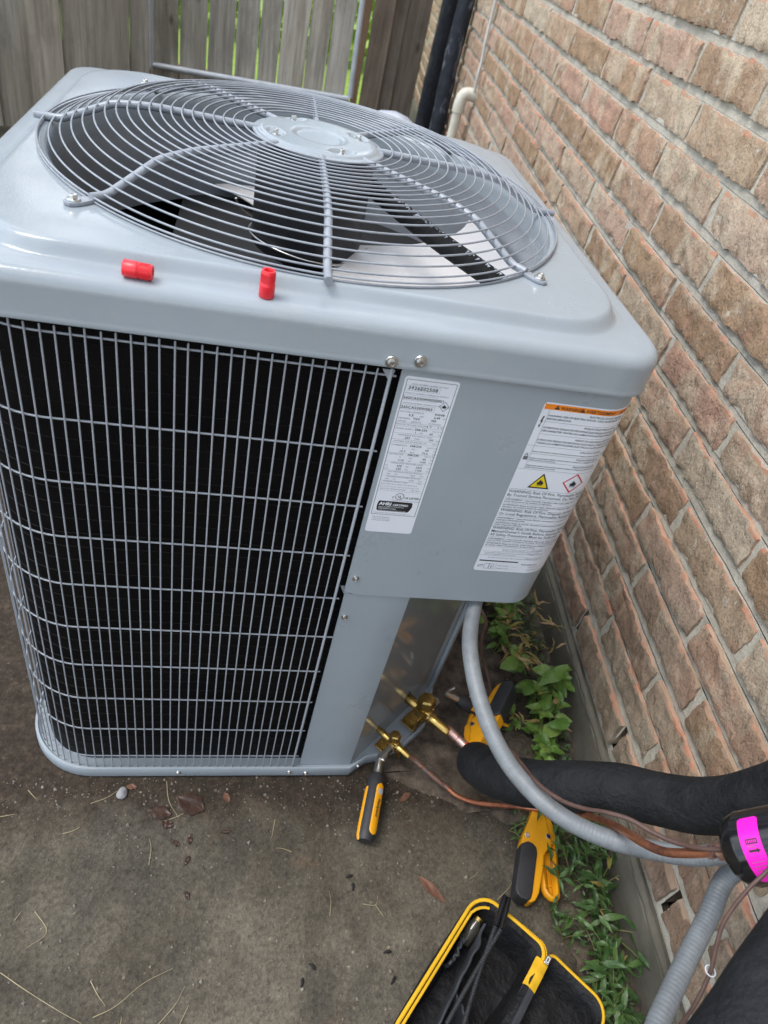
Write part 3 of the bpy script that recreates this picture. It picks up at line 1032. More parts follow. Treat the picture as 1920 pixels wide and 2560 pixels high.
# base pan with the rounded service corner
def arc(cx, cy, r, a0, a1, n):
    return [(cx + r * math.cos(R(a0 + (a1 - a0) * k / n)), cy + r * math.sin(R(a0 + (a1 - a0) * k / n))) for k in range(n + 1)]
BR = 0.118
bp_out = arc(-HW + BR, -HW + BR, BR, 180, 270, 14) + [(0.10, -HW), (0.188, -HW), (0.2, -0.388), (0.2225, -0.372), (0.252, -0.3665), (0.302, -0.346), (0.354, -0.302), (0.380, -0.236), (0.393, -0.19)]
bp_out += [(HW, 0.1)] + arc(HW - BR, HW - BR, BR, 0, 90, 10) + arc(-HW + BR, HW - BR, BR, 90, 180, 10)
mb = MB()
def off_poly(P, d):
    c = [(x * (1 - d / 0.4), y * (1 - d / 0.4)) for x, y in P]
    return c
lv = [(bp_out, 0.001), (off_poly(bp_out, -0.001), 0.003), (off_poly(bp_out, -0.001), 0.026), (bp_out, 0.0285), (off_poly(bp_out, 0.003), 0.0285), (off_poly(bp_out, 0.005), 0.024), (off_poly(bp_out, 0.03), 0.022)]
n = len(bp_out)
vs = [(x, y, z) for P, z in lv for x, y in P]
fs = [(i * n + k, i * n + (k + 1) % n, (i + 1) * n + (k + 1) % n, (i + 1) * n + k) for i in range(len(lv) - 1) for k in range(n)]
vs.append((0, 0, 0.02))
fs += [((len(lv) - 1) * n + k, (len(lv) - 1) * n + (k + 1) % n, len(vs) - 1) for k in range(n)]
mb.add(vs, fs)
pan = mb.build('base_pan', MT['panel'], ac, smooth=50)
for x0, x1, y, nm in ((-0.262, -0.248, -0.358, 1), (-0.238, -0.226, -0.356, 1), (-0.185, -0.075, -0.362, 0), (-0.02, 0.0, -0.364, 0)):
    mb = MB()
    mb.tube([(x0, y, 0.0240), ((x0 + x1) / 2, y - 0.0015, 0.0240), (x1, y, 0.0240)], 0.0035 if not nm else 0.006, 8, flat=0.15)
    mb.build('drain_slot', MT['dark'], pan)

# grille: bars on a path that runs along the front, round the left corner and up the left side
GX = 0.386
def path(s, inset=0.0):
    """distance s leftwards from bar 0 -> plan point"""
    r = BR - 0.006 - inset
    g = GX - inset
    L1 = 0.0785 + (GX - (BR - 0.006))
    if s <= L1:
        return (0.0785 - s, -g)
    s2 = s - L1
    La = (BR - 0.006) * PI / 2
    if s2 <= La:
        a = R(270) - s2 / (BR - 0.006)
        return (-g + r + r * math.cos(a), -g + r + r * math.sin(a))
    return (-g, -g + r + (s2 - La))
SP = 0.014042
grille = MB()
rowz = [0.8909, 0.7868, 0.6968, 0.6059, 0.5159, 0.4245, 0.3329, 0.2420, 0.1492]
bar_me = None
def bar_mesh(r, z0, z1):
    m2 = MB()
    m2.tube([(0, 0, z0), (0, 0, z1 - 0.001), (0, 0, z1)], [r, r, r * 0.7], 8)
    return m2.mesh('grille_bar', MT['wire'])
bm_t, bm_k = bar_mesh(0.00108, 0.022, 0.9005), bar_mesh(0.0021, 0.022, 0.9005)
rg = random.Random(2)
for i in range(78):
    x, y = path(i * SP)
    x2, y2 = path(i * SP, 0.0028)
    out = (x + (x - x2), y + (y - y2))
    link('grille_bar', bm_k if i == 0 else bm_t, ac, Matrix.Translation((out[0], out[1], rg.uniform(-0.0012, 0.001))) @ Matrix.Rotation(rg.uniform(-0.0008, 0.0008), 4, 'Y'))
for k, z in enumerate(rowz + [0.058]):
    m2 = MB()
    st = -0.0075 if k != 5 else -0.0135
    pts = [(path(0)[0] - st, -GX, z)] + [(*path(s * 0.0045), z) for s in range(int(78 * SP / 0.0045))]
    m2.tube(pts, 0.00128, 8)
    m2.build('grille_rail', MT['wire'], ac, smooth=60)
m2 = MB()
m2.prism([(0.0685, 0.9), (0.0825, 0.9), (0.0802, 0.888), (0.0768, 0.888)], -GX - 0.004, -GX - 0.0025, lambda x, y, z: (x, z, y))
m2.build('grille_tab', MT['wire'], ac)
# coil
mb = MB()
ns = 160
def coilp(u, v):
    x, y = path(-0.03 + u * 1.12, 0.0135)
    return (x, y, 0.026 + 0.885 * v)
mb.grid(coilp, ns, 2)
coil = mb.build('condenser_coil', MT['coil'], ac, smooth=40)
mb = MB()
for q in range(34):
    z = 0.05 + q * 0.025
    mb.tube([(*path(-0.02 + s * 0.02, 0.0133), z) for s in range(52)], 0.0008, 5)
mb.build('tube_row', MT['tube_row'], coil)
mb = MB()
mb.box((0.05, 0.05, 0.45), (0.5, 0.5, 0.72))
mb.build('interior_shade_block', MT['dark'], ac)  # dark block added to paint the shade inside the unit
# side post strips that close the dark gap beside the panel
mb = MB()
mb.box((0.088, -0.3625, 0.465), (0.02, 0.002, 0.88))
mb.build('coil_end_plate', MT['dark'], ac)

# panels
PY = 0.3878
def wallstrip(P, z0, z1, name, mat, hem=True, parent=ac, th=0.0022, cut=None):
    """sheet standing on plan polyline P, with real thickness"""
    n = len(P)
    nr = []
    for i in range(n):
        a = Vector(P[max(i - 1, 0)])
        b = Vector(P[min(i + 1, n - 1)])
        t = (b - a).normalized()
        nr.append(Vector((t.y, -t.x)))
    zs = [z0 + (z1 - z0) * k / 6 for k in range(7)]
    b = MB()
    vs = []
    for side in (0, 1):
        for z in zs:
            for i in range(n):
                q = Vector(P[i]) - nr[i] * th * side
                zz = z
                if cut and z == z0:
                    zz = z0 + cut(i)
                vs.append((q.x, q.y, zz))
    m = len(zs)
    fs = []
    for s in (0, 1):
        for j in range(m - 1):
            for i in range(n - 1):
                o = s * m * n
                q = (o + j * n + i, o + j * n + i + 1, o + (j + 1) * n + i + 1, o + (j + 1) * n + i)
                fs.append(q if s == 0 else tuple(reversed(q)))
    o = m * n
    for i in range(n - 1):
        fs.append((i + 1, i, o + i, o + i + 1))
        t0 = (m - 1) * n
        fs.append((t0 + i, t0 + i + 1, o + t0 + i + 1, o + t0 + i))
    for j in range(m - 1):
        fs.append((j * n, (j + 1) * n, o + (j + 1) * n, o + j * n))
        fs.append(((j + 1) * n + n - 1, j * n + n - 1, o + j * n + n - 1, o + (j + 1) * n + n - 1))
    b.add(vs, fs)
    return b.build(name, mat, parent, smooth=30)
PR = 0.050
XR = 0.3915
boxP = [(0.0905, -PY)] + [(0.0905 + (XR - PR - 0.0905) * k / 20, -PY) for k in range(1, 20)] + arc(XR - PR, -PY + PR, PR, 270, 360, 16) + [(XR, -0.2), (XR, -0.1), (XR, 0.12)]
ctl = wallstrip(boxP, 0.5285, 0.9085, 'control_box_panel', MT['panel'], cut=lambda i: 0.006 if i == 0 else (0.002 if i == 1 else 0.0))
mb = MB()
hemP = [(x * 0.998, y * 0.998) for x, y in boxP]
inP = [(x * 0.955, y * 0.955) for x, y in boxP]
mb.add([(x, y, 0.5290) for x, y in hemP] + [(x, y, 0.5290) for x, y in inP], [(i, i + len(boxP), i + 1 + len(boxP), i + 1) for i in range(len(boxP) - 1)])
mb.build('panel_hem', MT['panel'], ctl)
wallstrip([(0.0925, -0.3855), (0.12, -0.3855), (0.15, -0.3855), (0.1885, -0.3855), (0.1908, -0.3845)], 0.0245, 0.56, 'lower_panel', MT['panel'])
# chamfered valve panel behind the lower panel's bend
vp0, vp1 = Vector((0.1905, -0.3848)), Vector((0.391, -0.196))
wallstrip([tuple(vp0 + (vp1 - vp0) * k / 8) for k in range(9)], 0.0245, 0.60, 'valve_panel', MT['gloss_panel'])
wallstrip([(0.391, -0.196), (0.3915, -0.1), (0.3915, 0.0), (0.3915, 0.12)], 0.0245, 0.60, 'side_panel', MT['panel'])
tdir = (vp1 - vp0).normalized()
ndir = Vector((tdir.y, -tdir.x, 0))
T3 = Vector((tdir.x, tdir.y, 0))
# raised strip standing in for a pale reflection near the valve panel's far edge
for off, wdt in ((0.262, 0.014),):
    m2 = MB()
    c = Vector((vp0.x, vp0.y, 0.29)) + T3 * off + ndir * 0.004
    m2.box(c, (wdt, 0.008, 0.53), Matrix.Rotation(math.atan2(tdir.y, tdir.x), 3, 'Z'))
    m2.build('reflection_strip', MT['panel'], ac, bevel=0.002)
# box floor
mb = MB()
mb.prism([(0.16, -0.381)] + [(x, y) for x, y in arc(XR - PR, -PY + PR, PR - 0.006, 270, 360, 8)] + [(0.381, -0.1), (0.2, -0.2)], 0.5325, 0.5345)
mb.build('control_box_floor', MT['panel'], ac)
# rear closing panels
wallstrip([(0.39, 0.12), (0.39, 0.25)] + arc(0.39 - 0.11, 0.39 - 0.11, 0.11, 0, 90, 8) + [(0.0, 0.39), (-0.2, 0.39)] + arc(-0.39 + 0.11, 0.39 - 0.11, 0.11, 90, 180, 8), 0.0245, 0.91, 'rear_panel', MT['dark'])

# hex washer-head bolts
def bolt_mesh(s=1.0):
    m2 = MB()
    m2.lathe([(0.0, -0.0005), (0.0078 * s, -0.0005), (0.0080 * s, 0.0008), (0.0074 * s, 0.0018), (0.0052 * s, 0.0021)], n=22)
    m2.lathe([(0.0049 * s, 0.0018), (0.0049 * s, 0.0058 * s), (0.0045 * s, 0.0065 * s), (0.0030 * s, 0.0066 * s), (0.0026 * s, 0.0060 * s), (0.0, 0.0058 * s)], n=6)
    return m2.mesh('bolt', MT['zinc'], smooth=30)
BM = bolt_mesh(0.88)
BMS = bolt_mesh(0.62)
rbz = random.Random(4)
for (x, y, z, d, me) in [(0.0745, -HW - 0.001, 0.9135, (0, -1, 0), BM), (0.1050, -HW - 0.001, 0.9185, (0, -1, 0), BM),
                         (0.1015, -PY - 0.0005, 0.5640, (0, -1, 0), BMS), (0.1012, -0.3862, 0.4750, (0, -1, 0), BMS)]:
    link('bolt', me, ac, frame_to((x, y, z), d, rbz.uniform(0, 1)))
for (x, y, z, d) in [(0.0735, -HW - 0.001, 0.016, (0, -1, 0)), (0.1050, -HW - 0.001, 0.013, (0, -1, 0)), (0.2065, -0.3835, 0.018, (0.6, -0.8, 0)), (-0.362, -0.332, 0.016, (-0.8, -0.6, 0)), (-0.13, -HW - 0.001, 0.016, (0, -1, 0))]:
    link('base_screw', BMS, ac, frame_to((x, y, z), d, rbz.uniform(0, 1)))

# fan guard
def sm(t):
    t = min(max(t, 0), 1)
    return t * t * (3 - 2 * t)
ZH = 1.0035
def zg(r):
    if r < 0.20:
        return 1.0100
    e = max(0.0, r - 0.262)
    k = 0.5 * (e + math.sqrt(e * e + 0.0004)) - 0.01 if r > 0.20 else 0
    return max(1.0100 - 0.47 * max(0, k) - 0.008 * sm((r - 0.2) / 0.1), 0.9705)
def gz(th, r):
    return zg(r)
hub = MB()
HB = [(-0.034, 0.061), (-0.0590, -0.022), (0.0560, 0.030), (0.0270, -0.0550)]
HPROF = [(0.0, 1.0122), (0.020, 1.0122), (0.029, 1.0122), (0.032, 1.0130), (0.036, 1.0152), (0.040, 1.0158), (0.070, 1.0160), (0.0785, 1.0152), (0.082, 1.0124), (0.0885, 1.0118), (0.0895, 1.0106), (0.0885, 1.0092)]
def hz(x, y):
    r = math.hypot(x, y)
    z = HPROF[-1][1]
    for (r0, z0), (r1, z1) in zip(HPROF[:-1], HPROF[1:]):
        if r0 <= r <= r1:
            z = z0 + (z1 - z0) * (r - r0) / max(1e-9, r1 - r0)
            break
    for bx, by in HB:
        L = math.hypot(bx, by)
        ux, uy = bx / L, by / L
        dr = (x - bx) * ux + (y - by) * uy
        dt = -(x - bx) * uy + (y - by) * ux
        q = math.sqrt((dr / 0.0125) ** 2 + (dt / 0.021) ** 2)
        z -= 0.0048 * (1 - sm((q - 0.55) / 0.45)) if q < 1 else 0
    return z
NR = [0.0005] + [0.089 * k / 44 for k in range(1, 45)]
hv, hf = [], []
NA = 144
for r in NR:
    for k in range(NA):
        a = 2 * PI * k / NA
        x, y = r * math.cos(a), r * math.sin(a)
        hv.append((x, y, hz(x, y)))
for k in range(NA):
    a = 2 * PI * k / NA
    hv.append((0.0895 * math.cos(a), 0.0895 * math.sin(a), 1.0100))
for k in range(NA):
    a = 2 * PI * k / NA
    hv.append((0.0870 * math.cos(a), 0.0870 * math.sin(a), 1.0090))
nrows = len(hv) // NA
hf = [(i2 * NA + k, i2 * NA + (k + 1) % NA, (i2 + 1) * NA + (k + 1) % NA, (i2 + 1) * NA + k) for i2 in range(nrows - 1) for k in range(NA)]
hub.add(hv, hf)
hubo = hub.build('guard_hub', MT['paint'], ac, smooth=60)
for bx, by in HB:
    link('bolt', BM, hubo, Matrix.Translation((bx, by, 1.0112)) @ Matrix.Rotation(bx * 20, 4, 'Z') @ Matrix.Diagonal((0.85, 0.85, 1.3, 1)))
for q in range(20):
    r = 0.101 + (0.348 - 0.101) * q / 19
    m2 = MB()
    nseg = 128
    pts = [(r * math.cos(2 * PI * k / nseg), r * math.sin(2 * PI * k / nseg), gz(2 * PI * k / nseg, r) + 0.0048) for k in range(nseg)]
    m2.tube(pts, 0.00120, 8, closed=True)
    m2.build('guard_ring', MT['guard'], ac, smooth=60)
m2 = MB()
pts = [(0.3485 * math.cos(2 * PI * k / 128), 0.3485 * math.sin(2 * PI * k / 128), ZP + 0.0018) for k in range(128)]
m2.tube(pts, 0.00120, 8, closed=True)
m2.build('guard_ring', MT['guard'], ac, smooth=60)
for q in range(8):
    a = q * PI / 4
    ca, sa = math.cos(a), math.sin(a)
    diag = q % 2 == 1
    f = zg
    rend = 0.349 if diag else 0.3605
    rsx = [0.07 + (rend - 0.07) * k / 34 for k in range(35)]
    pts = [(r * ca, r * sa, max(f(r), ZP + 0.0048)) for r in rsx]
    m2 = MB()
    m2.tube(pts, 0.0048, 10)
    sp = m2.build('guard_spoke', MT['guard'], ac, smooth=50)
    if diag:
        m3 = MB()
        fl = lambda x, y, z: (x * ca - y * sa, x * sa + y * ca, z)
        m3.prism([(0.340, -0.0042), (0.352, -0.0062), (0.364, -0.0078), (0.372, -0.0076), (0.3775, -0.005), (0.3790, 0), (0.3775, 0.005), (0.372, 0.0076), (0.364, 0.0078), (0.352, 0.0062), (0.340, 0.0042)], ZP + 0.0006, ZP + 0.0045, fl)
        m3.build('spoke_eyelet', MT['guard'], sp, bevel=0.0008)
        link('bolt', BM, sp, frame_to((0.3685 * ca, 0.3685 * sa, ZP + 0.0048), (0, 0, 1), q))
# motor, strap, loom, blades
mb = MB()
mb.lathe([(0.0, 0.858), (0.070, 0.858), (0.078, 0.864), (0.080, 0.872), (0.080, 0.985), (0.074, 0.996), (0.0, 0.998)], n=48)
motor = mb.build('fan_motor', MT['motor'], ac, smooth=40)
mb = MB()
pts = [(0.0835 * math.cos(R(a)), 0.0835 * math.sin(R(a)), 0.876 + 0.004 * math.sin(R(a * 2))) for a in range(150, 345, 5)]
pts = [(-0.105, 0.028, 0.905), (-0.098, 0.034, 0.889)] + pts + [(0.09, -0.018, 0.882)]
mb.tube(spline(pts, 3), 0.0017, 7)
mb.build('wire_strap', MT['zinc'], motor, smooth=60)
mb = MB()
lp = spline([(0.050, 0.07, 0.960), (0.0777, 0.0295, 0.958), (0.1183, -0.0583, 0.956), (0.1611, -0.145, 0.955), (0.2205, -0.2565, 0.955), (0.237, -0.286, 0.945)], 10)
mb.tube(lp, 0.0125, 12)
loom = mb.build('motor_cable_loom', MT['loom'], ac, smooth=50)
mb = MB()
rf = random.Random(9)
for i in range(4, len(lp) - 3):
    p0 = lp[i]
    t = (lp[i + 1] - lp[i - 1]).normalized()
    sd = Vector((0, 0, 1)).cross(t).normalized()
    for q in range(3):
        c = p0 + t * rf.uniform(-0.004, 0.004) + Vector((0, 0, 0.0121)) - sd * rf.uniform(-0.002, 0.003)
        hh = rf.uniform(0.0015, 0.007) * (1 if rf.random() < 0.6 else -0.7)
        w = rf.uniform(0.0009, 0.002)
        tip = c - sd * hh - Vector((0, 0, abs(hh) * 0.22)) + t * rf.uniform(-0.001, 0.001)
        a, b2 = c - t * w, c + t * w
        up = Vector((0, 0, 0.0006))
        mb.add([a, b2, tip, a + up, b2 + up, tip + up], [(0, 2, 1), (3, 4, 5), (0, 1, 4, 3), (1, 2, 5, 4), (2, 0, 3, 5)])
mb.build('frayed_edge', MT['fray'], loom, smooth=0)
hubm = MB()
hubm.lathe([(0.0, 0.835), (0.032, 0.835), (0.034, 0.84), (0.034, 0.858), (0, 0.86)], n=30)
hubm.build('fan_hub', MT['dark'], ac)
def blade(a_mid, span, zoff):
    b = MB()
    def f(u, v):
        rad = 0.05 + 0.276 * v
        sweep = R(14) * v * v
        wdt = span * (0.75 + 0.32 * v)
        a = R(a_mid) + sweep + R(wdt) * (u - 0.5)
        z = 0.845 + zoff + 0.030 * (u - 0.5) * (0.55 + 0.6 * v) - 0.012 * (2 * u - 1) ** 2 + 0.008 * v
        return (rad * math.cos(a), rad * math.sin(a), z)
    b.grid(f, 24, 18)
    b.grid(lambda u, v: tuple(Vector(f(u, v)) - Vector((0, 0, 0.0016))), 24, 18, flip=True)
    return b.build('fan_blade', MT['alu'], ac, smooth=50)
for am, sp_, dz in ((-34, 92, 0.034), (84, 36, -0.026)):
    blade(am, sp_, dz)

# ------------------------------------------------------------------ printing
def text_mesh(s, size, bold=0.0, align='LEFT', spacing=1.0):
    cu = bpy.data.curves.new('lettering', 'FONT')
    cu.body = s
    cu.size = size
    cu.align_x = align
    cu.offset = bold
    cu.space_character = spacing
    cu.resolution_u = 2
    o = bpy.data.objects.new('lettering', cu)
    COL.objects.link(o)
    dg = bpy.context.evaluated_depsgraph_get()
    me = bpy.data.meshes.new_from_object(o.evaluated_get(dg))
    vs = [tuple(v.co) for v in me.vertices]
    fs = [tuple(p.vertices) for p in me.polygons]
    bpy.data.objects.remove(o)
    bpy.data.curves.remove(cu)
    bpy.data.meshes.remove(me)
    return vs, fs
class Print:
    """flat print gathered per ink, mapped onto a real surface by fn(u mm right, v mm down, lift)"""
    def __init__(s, fn):
        s.fn = fn
        s.l = {}
    def mb(s, ink):
        return s.l.setdefault(ink, MB())
    def text(s, t, u, v, size, ink='ink', bold=0.0, align='LEFT', sx=1.0, spacing=1.0, lift=2, rot=0.0, sy=1.0):
        vs, fs = text_mesh(t, size, bold, align, spacing)
        cr, sr = math.cos(R(rot)), math.sin(R(rot))
        out = []
        for x, y, z in vs:
            x *= sx
            y *= sy
            out.append(s.fn(u + x * cr - y * sr, v - (x * sr + y * cr), lift))
        s.mb(ink).add(out, fs)
    def poly(s, pts, ink='ink', lift=1, n=1):
        s.mb(ink).add([s.fn(u, v, lift) for u, v in pts], [tuple(range(len(pts)))])
    def rect(s, u0, v0, u1, v1, ink='ink', lift=1, n=1):
        for k in range(n):
            a, b = u0 + (u1 - u0) * k / n, u0 + (u1 - u0) * (k + 1) / n
            s.poly([(a, v0), (b, v0), (b, v1), (a, v1)], ink, lift)
    def frame(s, u0, v0, u1, v1, w, ink='ink', lift=1, n=1):
        s.rect(u0, v0, u1, v0 + w, ink, lift, n)
        s.rect(u0, v1 - w, u1, v1, ink, lift, n)
        s.rect(u0, v0 + w, u0 + w, v1 - w, ink, lift)
        s.rect(u1 - w, v0 + w, u1, v1 - w, ink, lift)
    def ring(s, u, v, r, w, ink='ink', lift=1, n=28):
        for k in range(n):
            a, b = 2 * PI * k / n, 2 * PI * (k + 1) / n
            s.poly([(u + q * math.cos(t), v + q * math.sin(t)) for q, t in ((r, a), (r, b), (r - w, b), (r - w, a))], ink, lift)
    def flame(s, u, v, h, ink='ink', lift=3):
        P = [(-.34, .42), (-.46, .15), (-.38, -.1), (-.28, .08), (-.22, -.18), (-.08, -.5), (-.02, -.2), (.1, -.34), (.16, -.08), (.26, -.22), (.34, .05), (.42, .0), (.42, .25), (.32, .42)]
        s.poly([(u + x * h, v + y * h) for x, y in P][::-1], ink, lift)
        s.rect(u - .42 * h, v + .5 * h, u + .42 * h, v + .58 * h, ink, lift)
    def build(s, parent, prefix='print'):
        nm = {'ink': 'lettering', 'fineink': 'fine_lettering', 'orange': 'orange_band', 'yellowprint': 'warning_triangle', 'redprint': 'red_diamond', 'sticker': 'white_lettering', 'pink': 'pink_lettering'}
        for ink, m2 in s.l.items():
            m2.build(nm[ink], MT[ink], parent, smooth=0)
def rrect(u0, v0, u1, v1, r, n=5):
    P = []
    for cx, cy, a0 in ((u0 + r, v0 + r, 180), (u1 - r, v0 + r, 270), (u1 - r, v1 - r, 0), (u0 + r, v1 - r, 90)):
        P += [(cx + r * math.cos(R(a0 + 90 * k / n)), cy + r * math.sin(R(a0 + 90 * k / n))) for k in range(n + 1)]
    return P
# rating label on the control box panel
FACE = -PY
def frl(u, v, lift):
    return (0.0962 + u * 0.001, FACE - 0.00035 - lift * 0.00012, 0.8945 - v * 0.001)
rl_ = MB()
rl_.prism(rrect(0, 0, 63, 237.5, 4), 0, 1, lambda x, y, z: frl(x, y, -3 + z * 3))
rlab = rl_.build('rating_label', MT['sticker'], ctl, smooth=20)
p = Print(frl)
p.frame(2.2, 3.5, 60.5, 206, 0.55)
def row(v, items, size):
    for u, t, k in items:
        p.text(t, u, v, size * k, 'ink' if k >= 0.95 else 'fineink', 0.02 * size if k >= 0.95 else 0.0, spacing=1.12)
row(10, [(9, 'SERIAL NUMBER / NUMÉRO DE SÉRIE', 0.8)], 2.9)
row(16.5, [(6, '3926E02508', 1)], 6.2)
row(22, [(4, 'PRODUCT NUMBER / NUMÉRO DE PRODUIT', 0.8)], 2.9)
row(29, [(3.4, '26SCA530W0030001', 1)], 4.9)
row(35, [(4, 'CATALOG NUMBER / NUMÉRO DE CATALOGUE', 0.8)], 2.9)
row(41.5, [(3.6, '26SCA530W003', 1)], 4.9)
p.frame(3.2, 11, 42.5, 18, 0.2, 'fineink')
p.frame(3.2, 23.6, 42.5, 30.5, 0.2, 'fineink')
p.frame(3.2, 36.4, 42.5, 43, 0.2, 'fineink')
row(47, [(4, 'FACTORY CHARGES', 0.8), (45, 'R454B', 1.15)], 3.5)
row(51.5, [(15, '5.5', 1.2), (28, 'LBS', 0.8), (45, '2.49', 1.15), (56, 'KG', 0.7)], 3.5)
row(56, [(4, 'METERING', 0.8), (21, 'TXV', 1.2), (43, 'NA', 1.2)], 3.4)
row(60, [(4, 'DEVICE', 0.8), (20, 'INDOOR', 0.8), (41, 'OUTDOOR', 0.8)], 3.4)
row(64.5, [(3, 'INDOOR TXV SUB COOLING', 0.8), (40, '6 °F', 0.95), (53, '3 °C', 0.95)], 3.3)
row(70.5, [(4, 'POWER SUPPLY', 0.8), (27, '208-230', 1.15), (48, 'VOLTS AC', 0.75)], 3.5)
row(74.8, [(28, '1', 1), (34, 'PH', 0.8), (46, '60', 1.1), (57, 'HZ', 0.8)], 3.4)
row(79.5, [(9, 'PERMISSIBLE VOLTAGE AT UNIT', 0.8)], 3.3)
row(83.5, [(18, '253', 1.1), (30, 'MAX', 0.8), (47, '197', 1.1), (56, 'MIN', 0.7)], 3.4)
row(88.5, [(6, 'SUITABLE FOR OUTDOOR USE', 0.8), (53, 'IPX4', 0.8)], 3.3)
row(94.5, [(4, 'COMPRESSOR', 0.8), (27, '208/230', 1.1), (48, 'VOLTS AC', 0.75)], 3.5)
row(99, [(18, '1', 1), (30, 'PH', 0.8), (47, '60', 1.1), (57, 'HZ', 0.8)], 3.4)
row(103.5, [(16, '12.7', 1.1), (29, 'RLA', 0.8), (44, '75.6', 1.1), (57, 'LRA', 0.8)], 3.4)
row(108, [(4, 'FAN MOTOR', 0.8), (27, '208/230', 1.1), (48, 'VOLTS AC', 0.75)], 3.5)
row(112.5, [(18, '1', 1), (30, 'PH', 0.8), (47, '60', 1.1), (57, 'HZ', 0.8)], 3.4)
row(117, [(17, '1/10', 1.1), (30, 'HP', 0.8), (45, '0.60', 1.1), (56, 'FLA', 0.8)], 3.4)
row(121.5, [(10, 'DESIGN/TEST PRESSURE GAGE', 0.8)], 3.3)
row(126, [(4, 'HI', 0.8), (18, '470', 1.1), (29, 'PSI', 0.8), (42, '3241', 1.1), (56, 'KPA', 0.8)], 3.4)
row(130.5, [(4, 'LO', 0.8), (18, '250', 1.1), (29, 'PSI', 0.8), (42, '1724', 1.1), (56, 'KPA', 0.8)], 3.4)
row(135, [(9, 'MAX DESIGN/WORKING PRESSURE', 0.8)], 3.2)
row(139, [(8, '700', 0.9), (18, 'PSI', 0.8), (38, '4826', 0.9), (50, 'KPA', 0.8)], 3.2)
row(143, [(9, 'MAXIMUM ALLOWABLE PRESSURE', 0.8)], 3.2)
row(147, [(8, '870', 0.9), (18, 'PSI', 0.8), (38, '5998', 0.9), (50, 'KPA', 0.8)], 3.2)
row(151, [(6, 'MINIMUM CIRCUIT AMPS', 0.8), (50, '16.5', 0.9)], 3.2)
row(155, [(4, 'MAX FUSE 25 A / MAX CKT-BKR 25 A', 0.8)], 3.2)
row(159, [(3.5, 'Short Circuit Current: 5kA rms symmetrical, 230V', 0.75)], 2.9)
row(163, [(5, 'DATE OF MANUFACTURE', 0.8), (45, 'SEP 2026', 0.8)], 3.2)
for v in (61.2, 66, 76, 85, 90, 105, 119, 132, 141, 149, 165):
    p.rect(2.8, v, 60, v + 0.22, 'fineink')
# flammable gas diamond
for k in range(4):
    a, b2 = R(90 * k), R(90 * k + 90)
    p.poly([(53 + q * math.cos(t), 34 + q * math.sin(t) * 1.1) for q, t in ((6.2, a), (6.2, b2), (5.5, b2), (5.5, a))], 'ink')
p.flame(53, 33.4, 5.2)
# listing mark
p.ring(33, 173.5, 5.6, 0.7)
p.text('U', 30.4, 175, 5, 'ink', 0.12)
p.text('L', 33.4, 176.6, 5, 'ink', 0.12)
p.text('C', 23.5, 176.5, 4, 'ink', 0.1)
p.text('US LISTED', 39.5, 176.5, 4.4, 'ink', 0.08)
p.text('CENTRAL COOLING AIR CONDITIONER', 24, 181, 2.0, 'fineink')
p.poly([(8, 183.5), (9.5, 182.5), (51, 182.5), (52.5, 184), (53, 190), (51, 196.5), (49, 199.5), (9, 199.5), (7.5, 197), (7, 190)], 'ink')
p.text('AHRI', 9.5, 189.5, 7.0, 'sticker', 0.28, lift=3)
p.text('CERTIFIED', 27, 189.5, 4.4, 'sticker', 0.14, lift=3)
p.text('www.ahridirectory.org', 20, 192.2, 2.4, 'sticker', 0.02, lift=3)
p.text('Unitary Small AC', 9.5, 193.4, 2.2, 'sticker', 0.04, lift=3)
p.text('AHRI Standard 210/240', 9.5, 196, 2.4, 'sticker', 0.05, lift=3)
p.text('Certification applies only when the complete system is listed', 9.5, 198.4, 1.5, 'sticker', 0.0, lift=3)
p.text('Manufactured in USA from domestic and foreign parts', 5, 203.6, 2.2, 'fineink')
p.text('Carrier Corporation', 5, 211, 2.7, 'fineink')
p.text('7310 West Morris St.', 5, 214, 2.7, 'fineink')
p.text('Indianapolis, IN 46231', 5, 217, 2.7, 'fineink')
p.build(rlab)

# warning label that wraps round the panel corner
XA = XR - PR
def fwl(u, v, lift):
    d = 0.00035 + lift * 0.00012
    s = 0.2655 + u * 0.001
    z = 0.8835 - v * 0.001
    if s <= XA:
        return (s, -PY - d, z)
    a = (s - XA) / PR
    if a > PI / 2:
        return (XR + d, -PY + PR + (s - XA - PR * PI / 2), z)
    return (XA + (PR + d) * math.sin(a), -PY + PR - (PR + d) * math.cos(a), z)
WU, WV = 160, 287
wl = MB()
P = rrect(0, 0, WU, WV, 4)
def lab_row(u0):
    return u0
NUU = 64
cols = [WU * k / NUU for k in range(NUU + 1)]
def vext(u):
    r = 4.0
    e = min(u, WU - u)
    return r - math.sqrt(max(0, r * r - (r - e) ** 2)) if e < r else 0.0
vs = []
for u in cols:
    e = vext(u)
    vs += [fwl(u, e, 0), fwl(u, WV - e, 0), fwl(u, e, -2.8), fwl(u, WV - e, -2.8)]
fs = []
for k in range(NUU):
    a, b2 = 4 * k, 4 * (k + 1)
    fs += [(a, a + 1, b2 + 1, b2), (a + 2, a, b2, b2 + 2), (a + 1, a + 3, b2 + 3, b2 + 1)]
wl.add(vs, fs)
wlab = wl.build('warning_label', MT['sticker'], ctl, smooth=30)
p = Print(fwl)
p.rect(1.5, 1.8, WU - 1.5, 9.2, 'orange', 1, 50)
def tri(u, v, h, fill, edge):
    P = [(u, v - h * 0.62), (u + h * 0.62, v + h * 0.42), (u - h * 0.62, v + h * 0.42)]
    p.poly(P[::-1], edge, 2)
    if fill:
        Q = [(u + (x - u) * 0.78, v + (y - v) * 0.78) for x, y in P]
        p.poly(Q[::-1], fill, 3)
